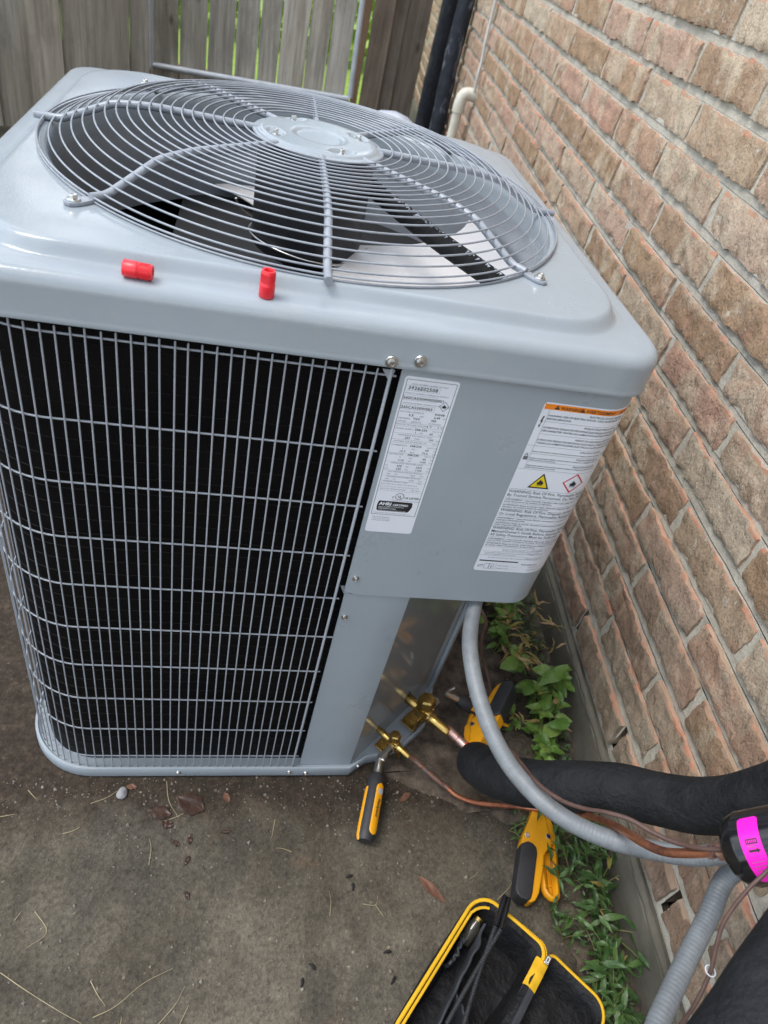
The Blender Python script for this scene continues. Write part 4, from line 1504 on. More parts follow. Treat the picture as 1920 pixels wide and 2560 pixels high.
for u, t in ((17.5, 'WARNING'), (50, 'AVERTISSEMENT'), (105, 'ADVERTENCIA')):
    tri(u, 5.9, 5.6, None, 'ink')
    p.rect(u - 0.25, 4.4, u + 0.25, 6.6, 'orange', 4)
    p.text(t, u + 4.3, 7.9, 6.0, 'ink', 0.13, sx=0.92)
for u in (43.6, 98):
    p.rect(u, 1.8, u + 0.25, 9.2, 'fineink', 2)
def hl(v, u0=0.6, u1=WU - 0.6, w=0.35, ink='fineink'):
    p.rect(u0, v, u1, v + w, ink, 1, 44)
def tl(v, u, t, size, bold=0.03, align='LEFT'):
    p.text(t, u, v, size, 'ink', bold * size * 0.5, align)
for v in (62, 98.5, 132):
    hl(v)
for v in (26, 44, 74, 86):
    hl(v, 9.2)
p.rect(9.2, 9.2, 9.55, 98.5, 'fineink')
tl(14.2, 62, 'ELECTRICAL SHOCK HAZARD', 3.6)
tl(18.6, 10.2, 'WARNING: RISK OF ELECTRIC SHOCK, CAN CAUSE INJURY OR DEATH. DISCONNECT ALL REMOTE ELECTRIC POWER SUPPLIES', 3.6)
tl(23.2, 10.2, 'BEFORE SERVICING.', 3.6)
tl(30.8, 62, "RISQUE D'ÉLECTROCUTION", 3.6)
tl(35.8, 10.2, 'ATTENTION: RISQUE DE DÉCHARGE ÉLECTRIQUE POUVANT ENTRAÎNER DES BLESSURES', 3.6)
tl(40.4, 10.2, 'DÉCONNECTER TOUTES LES ALIMENTATIONS ÉLECTRIQUES AVANT LA RÉPARATION', 3.6)
tl(49.2, 58, 'RIESGO DE DESCARGA ELÉCTRICA', 3.6)
tl(54.0, 10.2, 'ATENCIÓN: RIESGO DE DESCARGA ELÉCTRICA, PUEDE CAUSAR LESIONES O LA MUERTE', 3.6)
tl(58.6, 10.2, 'TODAS LAS ALIMENTACIONES ELÉCTRICAS ANTES DE DAR SERVICIO', 3.6)
tl(66.5, 72, 'EXPLOSION HAZARD', 3.2)
tl(71.5, 10.2, 'System under pressure. Relieve all pressure and recover refrigerant before servicing or final unit disposal.', 2.7)
tl(78.2, 72, "RISQUE D'EXPLOSION", 3.2)
tl(81.6, 10.2, 'Système sous pression. Relâcher toute la pression et récupérer le réfrigérant avant le service.', 2.7)
tl(84.6, 10.2, 'Utiliser tous les ports de service.', 2.7)
tl(89.8, 72, 'RIESGO DE EXPLOSIÓN', 3.2)
tl(93.2, 10.2, 'Sistema bajo presión. Libere toda la presión y recupere el refrigerante antes del servicio.', 2.7)
tl(96.4, 10.2, 'Utilice todos los puertos de servicio.', 2.7)
# shock bolt and burst pictograms
p.poly([(4.9, 19), (6.6, 19), (5.5, 25.5), (6.9, 25.5), (4.6, 32.5), (6.3, 32), (4.1, 36), (3.1, 31), (4.0, 32), (5.2, 27.2), (3.3, 27.2)][::-1], 'ink', 2)
rk = random.Random(3)
for k in range(11):
    a = R(180 + 180 * k / 10)
    p.poly([(4.9 + 1.0 * math.cos(a + .2), 78 + 1.6 * math.sin(a + .2)), (4.9 + 1.0 * math.cos(a - .2), 78 + 1.6 * math.sin(a - .2)), (4.9 + 3.2 * math.cos(a), 78 + rk.uniform(4, 7.5) * math.sin(a))], 'ink', 2)
p.rect(2, 79, 8, 84.5, 'fineink', 1)
# flammable triangle and diamond
tri(39, 118, 24, 'yellowprint', 'ink')
p.flame(39, 117.5, 10, 'ink', 4)
for k in range(4):
    a, b2 = R(90 * k), R(90 * k + 90)
    for e in range(8):
        pa = [[84 + q * (math.cos(a) + (math.cos(b2) - math.cos(a)) * f), 115 + 1.05 * q * (math.sin(a) + (math.sin(b2) - math.sin(a)) * f)] for q, f in ((15.5, e / 8), (15.5, (e + 1) / 8), (13.0, (e + 1) / 8), (13.0, e / 8))]
        p.poly(pa, 'redprint', 2)
p.flame(84, 115, 10.5, 'ink', 3)
big = [(138.4, 'WARNING: Risk Of Fire. Flammable Refrigerant Used. To Be Repaired Only'), (144.8, 'By Trained Service Personnel. Do Not Puncture Refrigerant Tubing.'),
       (171.5, 'WARNING: Risk Of Fire. Dispose Of Properly In Accordance With Federal'), (178.0, 'Or Local Regulations. Flammable Refrigerant Used.'),
       (204.0, 'WARNING: Risk Of Fire. Flammable Refrigerant Used. Consult Repair'), (210.4, "Manual/Owner's Guide Before Attempting To Service This Product."), (216.8, 'All Safety Precautions Must be Followed.')]
for v, t in big:
    p.text(t, 2.2, v, 6.6, 'ink', 0.02, sx=0.95)
small = [(151.5, 'AVERTISSEMENT – risque d’incendie. Frigorigène inflammable utilisé. Réparer uniquement par du personnel'), (155, 'formé. Ne pas percer les conduites de frigorigène.'),
         (161, 'ADVERTENCIA: Riesgo de incendio. Utiliza refrigerante inflamable. Reparar solo por personal'), (164.5, 'dispositivo. No perfore la tubería de refrigerante'),
         (184.5, 'AVERTISSEMENT – risque d’incendie. Éliminer correctement conformément aux règlements'), (188, 'Frigorigène inflammable utilisé.'),
         (193.5, 'ADVERTENCIA: Riesgo de incendio. Descartar la unidad de forma adecuada según las normas'), (197, 'Utiliza refrigerante inflamable'),
         (223.6, 'AVERTISSEMENT – risque d’incendie. Frigorigène inflammable utilisé. Consulter le manuel'), (227, 'avant de tenter d’effectuer l’entretien de ce produit. Toutes les précautions doivent être suivies.'),
         (232.5, 'ADVERTENCIA: Riesgo de incendio. Utiliza refrigerante inflamable. Consulte el manual antes'), (236, 'de intentar realizar el mantenimiento de este producto.')]
for v, t in small:
    p.text(t, 2.2, v, 3.3, 'ink', 0.03)
for v in (147.6, 157, 166.6, 180, 190, 199, 219, 229, 238, 247, 255):
    hl(v, 0.6, WU - 0.6, 0.28)
for v, u, t in ((241.5, 74, 'FIRE HAZARD'), (242.5, 30, 'Do not use torch to remove any component. To remove: recover refrigerant'), (245.2, 30, 'Damaged or incorrect installation may void warranty.'), (249.5, 70, "RISQUE D'INCENDIE"),
                (250.5, 6, 'Ne pas utiliser de chalumeau pour retirer un composant. Pour retirer'), (253.5, 6, 'récupérer le frigorigène et scier la tuyauterie.'), (258.5, 70, 'RIESGO DE INCENDIO'), (260, 14, 'No utilice soplete para quitar ningún componente. Para quitar recupere')):
    p.text(t, u, v, 2.6, 'fineink', 0.0)
p.rect(3.5, 265, 62, 267.2, 'ink', 2)
tl(271, 68, 'SERVICE/SERVICIO', 3.0)
p.frame(14, 272, 21, 282, 0.4, 'ink', 2)
p.frame(21, 272, 28, 282, 0.4, 'ink', 2)
p.text('i', 24, 280, 7, 'ink', 0.2)
p.poly([(4, 276), (9, 274.5), (13, 275), (10, 278), (5, 279.5)][::-1], 'fineink', 2)
p.poly([(5.4, 276.6), (9, 275.4), (11.4, 275.7), (9.6, 277.4), (5.8, 278.4)][::-1], 'sticker', 3)
p.rect(31, 270, 31.3, 285, 'fineink', 1)
p.text('Initial Charge ________', 33, 276, 3.2, 'fineink')
p.text('Added Charge ________', 33, 281.5, 3.2, 'fineink')
p.text('Carga inicial ________', 80, 276, 3.2, 'fineink')
p.text('Carga adicional ______', 80, 281.5, 3.2, 'fineink')
p.build(wlab)
# ------------------------------------------------------------------ service valves on the chamfered panel (parts of the unit)
n2 = ndir.normalized()
def hexcap(mb, pos, axis, r, h):
    mb.lathe([(0, 0), (r * 0.96, 0), (r, h * 0.06), (r, h * 0.80), (r * 0.86, h * 0.97), (r * 0.7, h), (0, h * 1.0)], pos, axis, 6)
def valve(c, dist, s, small):
    """brass service valve: c body centre, dist to the panel behind it"""
    c = Vector(c)
    b = MB()
    b.lathe([(0, -0.013 * s), (0.0085 * s, -0.013 * s), (0.0105 * s, -0.010 * s), (0.0105 * s, 0.010 * s), (0.0085 * s, 0.013 * s), (0, 0.013 * s)], c, n2, 20)
    b.box(c, (0.020 * s, 0.020 * s, 0.017 * s), Matrix.Rotation(math.atan2(tdir.y, tdir.x), 3, 'Z'))
    up = (Vector((0, 0, 1)) + T3 * 0.10 - n2 * 0.16).normalized()
    b.lathe([(0, 0), (0.0085 * s, 0), (0.0085 * s, 0.016 * s), (0, 0.016 * s)], c, up, 16)
    body = b.build('service_valve', MT['brass'], ac, smooth=35)
    k = MB()
    hexcap(k, c + up * 0.013 * s, up, 0.0132 * s, 0.017 * s)
    k.build('valve_cap', MT['brass'], body, smooth=20)
    k = MB()
    k.lathe([(0, 0), (0.0062 * s, 0), (0.0078 * s, 0.006 * s), (0.0078 * s, dist * 0.55), (0.006 * s, dist * 0.62), (0.006 * s, dist * 1.02), (0, dist * 1.02)], c - n2 * 0.010 * s, -n2, 16)
    k.build('inlet_tube', MT['brass'], body, smooth=35)
    k = MB()
    R0 = Matrix.Rotation(math.atan2(tdir.y, tdir.x), 3, 'Z')
    k.box(c - Vector((0, 0, 0.022 * s)) + n2 * 0.002, (0.030 * s, 0.003, 0.034 * s), R0)
    k.box(c - Vector((0, 0, 0.0375 * s)) - n2 * 0.014, (0.030 * s, 0.034, 0.003), R0)
    k.build('valve_bracket', MT['brass'], body, bevel=0.0006)
    k = MB()
    k.lathe([(0, 0), (0.0078 * s, 0), (0.0088 * s, 0.003), (0.0075 * s, 0.012 * s), (0.0072 * s, 0.03 * s), (0.0060 * s, 0.034 * s), (0, 0.034 * s)], c + n2 * 0.012 * s, n2, 18)
    k.build('outlet_stub', MT['brass'], body, smooth=35)
    return body
vs_c = Vector((0.2670, -0.3720, 0.082))
vb_c = Vector((0.3345, -0.3110, 0.095))
v_small = valve(vs_c, 0.050, 0.86, True)
v_big = valve(vb_c, 0.058, 1.35, False)
# black core stub on the big valve's upper end, side ports
k = MB()
k.lathe([(0, 0), (0.006, 0), (0.006, 0.006), (0.0045, 0.007), (0.0075, 0.009), (0.0075, 0.014), (0.004, 0.016), (0, 0.017)], vb_c - n2 * 0.045 + Vector((0, 0, 0.012)), (-n2 + Vector((0, 0, 0.5))).normalized(), 8)
k.build('valve_core', MT['rubber'], v_big, smooth=30)
k = MB()
k.lathe([(0, 0), (0.0055, 0), (0.0055, 0.018), (0.009, 0.019), (0.009, 0.030), (0, 0.030)], vs_c - T3 * 0.006 - Vector((0, 0, 0.004)), (-T3 + Vector((0, 0, -0.3))).normalized(), 6)
k.build('service_port', MT['zinc'], v_small, smooth=25)
k = MB()
k.lathe([(0, 0), (0.005, 0), (0.005, 0.02), (0.0042, 0.021), (0, 0.022)], vs_c + n2 * 0.012 + Vector((0, 0, -0.012)), (T3 * 0.2 + n2 * 0.3 - Vector((0, 0, 1))).normalized(), 10)
k.build('stem_nut', MT['brass'], v_small, smooth=25)
k = MB()
k.lathe([(0, 0), (0.006, 0), (0.006, 0.022), (0.0095, 0.023), (0.0095, 0.036), (0, 0.036)], vb_c + T3 * 0.008, (T3 + Vector((0, 0, -0.15))).normalized(), 6)
k.build('service_port', MT['zinc'], v_big, smooth=25)

# ------------------------------------------------------------------ refrigerant lines
o0 = vb_c + n2 * 0.055
lp = spline([o0, (0.382, -0.352, 0.093), (0.404, -0.376, 0.090), (0.424, -0.402, 0.094), (0.43, -0.412, 0.100)], 6)
m2 = MB()
m2.tube(lp, 0.0092, 14)
suc = thing('suction_pipe', 'short heat tinted copper pipe between the larger brass valve and the thick black foam', 'pipe', (0.39, -0.36, 0.09))
m2.build('copper_pipe', MT['tinted'], suc, smooth=60)
k = MB()
k.tube([(0.4085, -0.3815, 0.0905), (0.4165, -0.3925, 0.0918)], 0.0097, 14)
k.build('red_band', MT['redprint'], suc, smooth=60)

fp = spline([(0.412, -0.420, 0.110), (0.404, -0.452, 0.150), (0.410, -0.500, 0.205), (0.428, -0.540, 0.262), (0.462, -0.573, 0.318), (0.512, -0.600, 0.366), (0.556, -0.632, 0.400), (0.588, -0.664, 0.446), (0.612, -0.690, 0.518), (0.628, -0.705, 0.62), (0.634, -0.712, 0.75), (0.636, -0.715, 0.95)], 12)
m2 = MB()
nf = len(fp)
rad = [0.0375 * (1 + 0.035 * noise.noise((i * 0.13, 1, 2)) + 0.012 * noise.noise((i * 0.9, 4, 2))) * (0.86 + 0.14 * sm(i / 8)) for i in range(nf)]
for i in range(nf):
    if i < 3:
        rad[i] *= (0.80, 0.93, 0.98)[i]
m2.tube(fp, rad, 26)
tag(m2.build('foam_pipe', MT['foam'], None, smooth=60), 'thick black foam insulated pipe rising from the larger valve to the brick wall', 'insulated pipe')

fp = spline([(0.13, -1.20, 0.0), (0.15, -1.17, 0.24), (0.18, -1.10, 0.50), (0.235, -1.02, 0.68), (0.303, -0.965, 0.738), (0.351, -0.930, 0.752), (0.418, -0.890, 0.757), (0.505, -0.850, 0.738), (0.575, -0.825, 0.70), (0.62, -0.80, 0.66)], 12)
m2 = MB()
m2.tube(fp, [0.0375 * (1 + 0.02 * noise.noise((i * 0.11, 5, 2))) for i in range(len(fp))], 26)
tag(m2.build('foam_pipe', MT['foam'], None, smooth=60), 'second black foam pipe, in the bottom right corner in front of the wall', 'insulated pipe')

# liquid line
liq = thing('liquid_line', 'thin bare copper tube from the smaller valve through the clamp to the black canister', 'copper tube', (0.45, -0.47, 0.02))
lpts = [vs_c + n2 * 0.036, (0.3064, -0.3985, 0.070), (0.330, -0.411, 0.055), (0.3565, -0.4251, 0.040), (0.3778, -0.4357, 0.030), (0.3947, -0.4494, 0.026), (0.4211, -0.461, 0.024), (0.4533, -0.4686, 0.026), (0.5185, -0.4771, 0.032), (0.552, -0.4890, 0.046), (0.5640, -0.5080, 0.085), (0.5400, -0.5450, 0.165), (0.5067, -0.5839, 0.2476), (0.4604, -0.6528, 0.3851), (0.4281, -0.7009, 0.4740), (0.4157, -0.7283, 0.5160), (0.4138, -0.7476, 0.5399), (0.4169, -0.7613, 0.5564), (0.4190, -0.7723, 0.5755), (0.4270, -0.7839, 0.6034), (0.4360, -0.7925, 0.6300)]
P = spline(lpts, 10)
cut = 40
m2 = MB()
m2.tube(P[:cut + 1], 0.0050, 12)
m2.build('tinted_section', MT['tinted'], liq, smooth=60)
m2 = MB()
nn = len(P) - cut
m2.tube(P[cut:], 0.0050, 12)
m2.build('copper_section', MT['copper'], liq, smooth=60)
m2 = MB()
m2.lathe([(0, 0), (0.0068, 0), (0.0068, 0.026), (0.0060, 0.028), (0, 0.028)], (0.4345, -0.7885, 0.6160), (0.09, -0.16, 0.98), 14)
m2.build('brazed_joint', MT['tinted'], liq, smooth=40)

# filter drier
da, db = Vector((0.4395, -0.7960, 0.6370)), Vector((0.4760, -0.8125, 0.7080))
dax = (db - da).normalized()
dr = thing('filter_drier', 'shiny black cylindrical canister with a hot pink sticker beside the foam pipes', 'filter drier', tuple(da))
m2 = MB()
DR = 0.0345
m2.lathe([(0, 0), (0.010, 0.0005), (0.020, 0.003), (0.028, 0.008), (0.0325, 0.014), (DR, 0.021), (DR + 0.0004, 0.0225), (DR, 0.024), (DR, 0.150), (0.0325, 0.158), (0.024, 0.166), (0.010, 0.170), (0, 0.170)], da, dax, 56)
drb = m2.build('canister', MT['black_paint'], dr, smooth=60)
m2 = MB()
m2.lathe([(0, -0.010), (0.007, -0.010), (0.0075, -0.004), (0.0105, 0.002), (0, 0.002)], da, dax, 16)
m2.build('inlet_stub', MT['tinted'], dr, smooth=50)
m2 = MB()
m2.tube(spline([da + dax * 0.168, da + dax * 0.20, da + dax * 0.22 + Vector((0.06, 0.01, 0.02)), Vector((0.62, -0.78, 0.93)), Vector((0.652, -0.775, 1.1))], 8), 0.005, 12)
m2.build('outlet_tube', MT['copper'], dr, smooth=60)
# sticker wrapped round the canister, facing the camera
vd = (CAM - da).normalized()
e1 = (vd - dax * vd.dot(dax)).normalized()
e2 = dax.cross(e1)                 # runs round the canister
def fst(u, v, lift):
    a = R(-8) + (v - 30) * 0.001 / DR
    h = 0.031 + u * 0.001
    r = DR + 0.0004 + lift * 0.00012
    return tuple(da + dax * h + e1 * (r * math.cos(a)) - e2 * (r * math.sin(a)))
sb2 = MB()
for k in range(30):
    v0, v1 = 64 * k / 30, 64 * (k + 1) / 30
    def ins(v):
        e = min(v, 64 - v)
        return 3 - math.sqrt(max(0, 9 - (3 - e) ** 2)) if e < 3 else 0
    i0, i1 = ins(v0), ins(v1)
    q = [fst(i0, v0, 0), fst(20 - i0, v0, 0), fst(20 - i1, v1, 0), fst(i1, v1, 0)]
    q2 = [fst(i0, v0, -2.5), fst(20 - i0, v0, -2.5), fst(20 - i1, v1, -2.5), fst(i1, v1, -2.5)]
    sb2.add(q + q2, [(0, 1, 2, 3), (0, 3, 7, 4), (2, 1, 5, 6)])
st = sb2.build('pink_sticker', MT['pink'], drb, smooth=60)
# sticker print sits on the canister itself (same level of the tree as the sticker)
p = Print(fst)
p.poly([(5, 31.2), (13.5, 31.2), (13.5, 30), (17, 32.2), (13.5, 34.4), (13.5, 33.2), (5, 33.2), (6.2, 32.2)], 'ink', 1)
p.rect(5, 38, 16.5, 42.5, 'ink', 1)
for k in range(6):
    p.rect(6 + k * 1.7, 39.0, 7.0 + k * 1.7, 41.5, 'pink', 2)
p.text('FLOW', 6, 36.9, 2.6, 'fineink', 0.02)
for v in (6, 10, 14, 18, 22):
    for k in range(5):
        p.rect(4 + k * 2.6, v, 5.8 + k * 2.6, v + 0.8, 'fineink', 1)
p.build(drb)

# flexible conduit
cp = [(0.305, -0.352, 0.545), (0.302, -0.366, 0.512), (0.288, -0.415, 0.494), (0.281, -0.458, 0.488), (0.285, -0.516, 0.474), (0.300, -0.577, 0.461), (0.326, -0.624, 0.450), (0.363, -0.673, 0.453), (0.412, -0.708, 0.461), (0.458, -0.732, 0.480), (0.498, -0.752, 0.508), (0.530, -0.762, 0.545), (0.575, -0.775, 0.580), (0.580, -0.770, 0.535), (0.5498, -0.7677, 0.4872), (0.5146, -0.8050, 0.4645), (0.4678, -0.8476, 0.4549), (0.4126, -0.8995, 0.4476), (0.3905, -0.9273, 0.4398), (0.35, -0.98, 0.38), (0.32, -1.04, 0.22), (0.32, -1.08, 0.0)]
P = spline(cp, 10)
# resample evenly
S_ = [0.0]
for a, b2 in zip(P[:-1], P[1:]):
    S_.append(S_[-1] + (b2 - a).length)
def at(s):
    lo, hi = 0, len(S_) - 1
    while hi - lo > 1:
        m = (lo + hi) // 2
        if S_[m] <= s: lo = m
        else: hi = m
    t = (s - S_[lo]) / max(1e-9, S_[hi] - S_[lo])
    return P[lo].lerp(P[hi], t)
step = 0.0012
ncount = int(S_[-1] / step)
pts = [at(i * step) for i in range(ncount)]
rads = [0.0118 + (0.00010 + 0.00014 * sm((i * step - 0.3) / 0.3)) * (0.75 + 0.5 * noise.noise((i * step * 30, 1, 1))) * math.sin(2 * PI * i * step / 0.0052) for i in range(ncount)]
m2 = MB()
m2.tube(pts, rads, 20)
tag(m2.build('flexible_conduit', MT['conduit'], None, smooth=70), 'grey flexible electrical conduit looping from under the control box towards the wall', 'conduit')

def wire(name, pts, r, label, cat, mat='wire_brown', n=8, group=None):
    m2 = MB()
    m2.tube(spline(pts, n), r, 8)
    return tag(m2.build(name, MT[mat], None, smooth=60), label, cat, group)
wire('control_wire', [(0.262, -0.300, 0.515), (0.278, -0.3265, 0.470), (0.288, -0.312, 0.462), (0.302, -0.322, 0.474), (0.326, -0.338, 0.462), (0.350, -0.345, 0.43), (0.385, -0.30, 0.33), (0.430, -0.255, 0.22), (0.464, -0.2254, 0.150), (0.488, -0.2479, 0.100), (0.494, -0.2785, 0.060), (0.480, -0.3105, 0.035), (0.45, -0.33, 0.024)], 0.0028, 'reddish brown control wire hanging from under the control box onto the soil', 'wire')
wire('thermostat_wire', [(0.325, -0.535, 0.400), (0.3434, -0.5741, 0.4175), (0.3410, -0.6393, 0.4669), (0.3521, -0.6743, 0.4931), (0.3650, -0.6969, 0.5183), (0.3754, -0.7152, 0.5476), (0.3901, -0.7312, 0.5654), (0.4040, -0.7514, 0.5783), (0.4163, -0.7689, 0.5938), (0.4250, -0.7880, 0.6250), (0.445, -0.80, 0.66), (0.50, -0.79, 0.70)], 0.0027, 'thin brown wire running along the grey conduit to the black canister', 'wire')
wire('low_voltage_wire', [(0.47, -0.80, 0.70), (0.445, -0.822, 0.70), (0.4182, -0.8371, 0.7025), (0.4, -0.848, 0.686), (0.3850, -0.8634, 0.6597), (0.3790, -0.8797, 0.6401), (0.3737, -0.8965, 0.6215), (0.36, -0.92, 0.58), (0.35, -0.95, 0.45)], 0.0019, 'dark brown wire drooping below the canister between conduit and foam pipe', 'wire')
m2 = MB()
m2.tube([(0.3752 + 0.0046 * math.cos(a), -0.893 + 0.0046 * math.sin(a), 0.6255) for a in [2 * PI * k / 16 for k in range(16)]], 0.0006, 6, closed=True)
tag(m2.build('cable_tie', MT['sticker'], None, smooth=60), 'tiny white tie round the dark brown wire', 'cable tie')

# ------------------------------------------------------------------ clamp probes, pressure probes
def clamp(name, label):
    c = thing(name, label, 'clamp meter', (0.53, -0.54, 0.0), 'yellow and black pipe clamps')
    m2 = MB()
    main = [(0.5555, -0.4605), (0.5615, -0.4570), (0.5665, -0.4600), (0.5690, -0.472), (0.5680, -0.486), (0.5640, -0.497), (0.5660, -0.506), (0.5635, -0.517), (0.5650, -0.540), (0.5600, -0.556), (0.5480, -0.5625), (0.5400, -0.572), (0.5340, -0.590), (0.5120, -0.634), (0.5020, -0.645), (0.4930, -0.648), (0.4780, -0.6425), (0.4700, -0.636), (0.4685, -0.626), (0.5000, -0.549), (0.5090, -0.532), (0.5230, -0.513), (0.5420, -0.486)]
    m2.prism(main, 0.012, 0.037)
    m2.build('body', MT['yellow'], c, bevel=0.0045)
    m2 = MB()
    grip = [(0.5005, -0.549), (0.5150, -0.5455), (0.5235, -0.5495), (0.5285, -0.5575), (0.5270, -0.5680), (0.4985, -0.6340), (0.4925, -0.6440), (0.4865, -0.6465), (0.4745, -0.6415), (0.4690, -0.6350), (0.4680, -0.6260)]
    m2.prism([(x - 0.0012, y) for x, y in grip], 0.011, 0.0425)
    m2.build('grip', MT['rubber'], c, bevel=0.006)
    arm = [(0.5735, -0.4790), (0.5765, -0.498), (0.5790, -0.520), (0.5770, -0.536), (0.5690, -0.570), (0.5575, -0.618), (0.5535, -0.637), (0.5480, -0.6415), (0.5400, -0.6385), (0.5330, -0.6310), (0.5305, -0.6240), (0.5350, -0.588), (0.5430, -0.560), (0.5570, -0.535), (0.5640, -0.512), (0.5660, -0.497), (0.5700, -0.486)]
    m2 = MB()
    m2.prism(arm, 0.0065, 0.0125)
    ao = m2.build('trigger_arm', MT['yellow'], c, bevel=0.0015)
    m2 = MB()
    inner = [(0.5765, -0.534), (0.5690, -0.570), (0.5575, -0.618), (0.5530, -0.6355), (0.5480, -0.6395), (0.5405, -0.6370), (0.5345, -0.6300), (0.5322, -0.6230), (0.5365, -0.588), (0.5440, -0.563)]
    m2.tube([(x, y, 0.0175) for x, y in inner], 0.0062, 8, flat=1.3)
    m2.build('arm_rim', MT['yellow'], ao, smooth=50)
    m2 = MB()
    m2.prism([(0.5735, -0.479), (0.5790, -0.520), (0.5770, -0.543), (0.5640, -0.552), (0.5600, -0.535), (0.5650, -0.510), (0.5665, -0.495), (0.57, -0.485)], 0.0125, 0.032)
    m2.build('jaw', MT['yellow'], ao, bevel=0.003)
    for a, b2 in (((0.560, -0.585), (0.5400, -0.585)), ((0.5515, -0.618), (0.5340, -0.616)), ((0.5570, -0.585), (0.5465, -0.636)), ((0.5490, -0.585), (0.5400, -0.630))):
        m2 = MB()
        m2.box(((a[0] + b2[0]) / 2, (a[1] + b2[1]) / 2, 0.015), (math.hypot(a[0] - b2[0], a[1] - b2[1]), 0.0016, 0.009), Matrix.Rotation(math.atan2(b2[1] - a[1], b2[0] - a[0]), 3, 'Z'))
        m2.build('rib', MT['yellow'], ao)
    m2 = MB()
    m2.tube([(0.5620, -0.562, 0.022), (0.5550, -0.598, 0.020)], 0.0014, 8)
    m2.build('spring', MT['zinc'], ao)
    m2 = MB()
    m2.lathe([(0, 0), (0.0048, 0), (0.0046, 0.0014), (0.003, 0.0018), (0.0022, 0.0008), (0, 0.0008)], (0.5170, -0.5335, 0.0366), (0, 0, 1), 20)
    m2.build('screw', MT['zinc'], c, smooth=30)
    m2 = MB()
    m2.lathe([(0.0052, 0), (0.0052, 0.0012), (0.0036, 0.0015), (0.0034, 0.0004), (0, 0.0004)], (0.5590, -0.5370, 0.0370), (0, 0, 1), 20)
    m2.build('pivot_ring', MT['zinc'], c, smooth=30)
    m2 = MB()
    m2.lathe([(0, 0), (0.0034, 0), (0.0034, 0.0006), (0, 0.0006)], (0.5590, -0.5370, 0.0376), (0, 0, 1), 16)
    m2.build('pivot_hole', MT['dark'], c)
    return c
clampA = clamp('pipe_clamp', 'yellow and black pipe clamp lying on the concrete, its jaw gripping the thin copper tube')
def copy_tree(o, parent=None):
    c = o.copy()
    COL.objects.link(c)
    if parent is not None:
        inv = o.matrix_parent_inverse.copy()
        c.parent = parent
        c.matrix_parent_inverse = inv
    for ch in list(o.children):
        copy_tree(ch, c)
    return c
clampB = copy_tree(clampA)
clampB['label'] = 'yellow and black pipe clamp behind the conduit, gripping the thick pipe next to the weeds'
_ax = Vector((0.5640 - 0.480, -0.466 + 0.640, 0)).normalized()
_rot = Matrix.Rotation(R(168), 3, 'Z') @ Matrix.Rotation(R(38), 3, _ax)
clampB.rotation_euler = _rot.to_euler()
_piv = Vector((0.5640, -0.466, 0.025)) - Vector(clampA.location)
clampB.location = Vector((0.4165, -0.4020, 0.094)) - _rot @ _piv

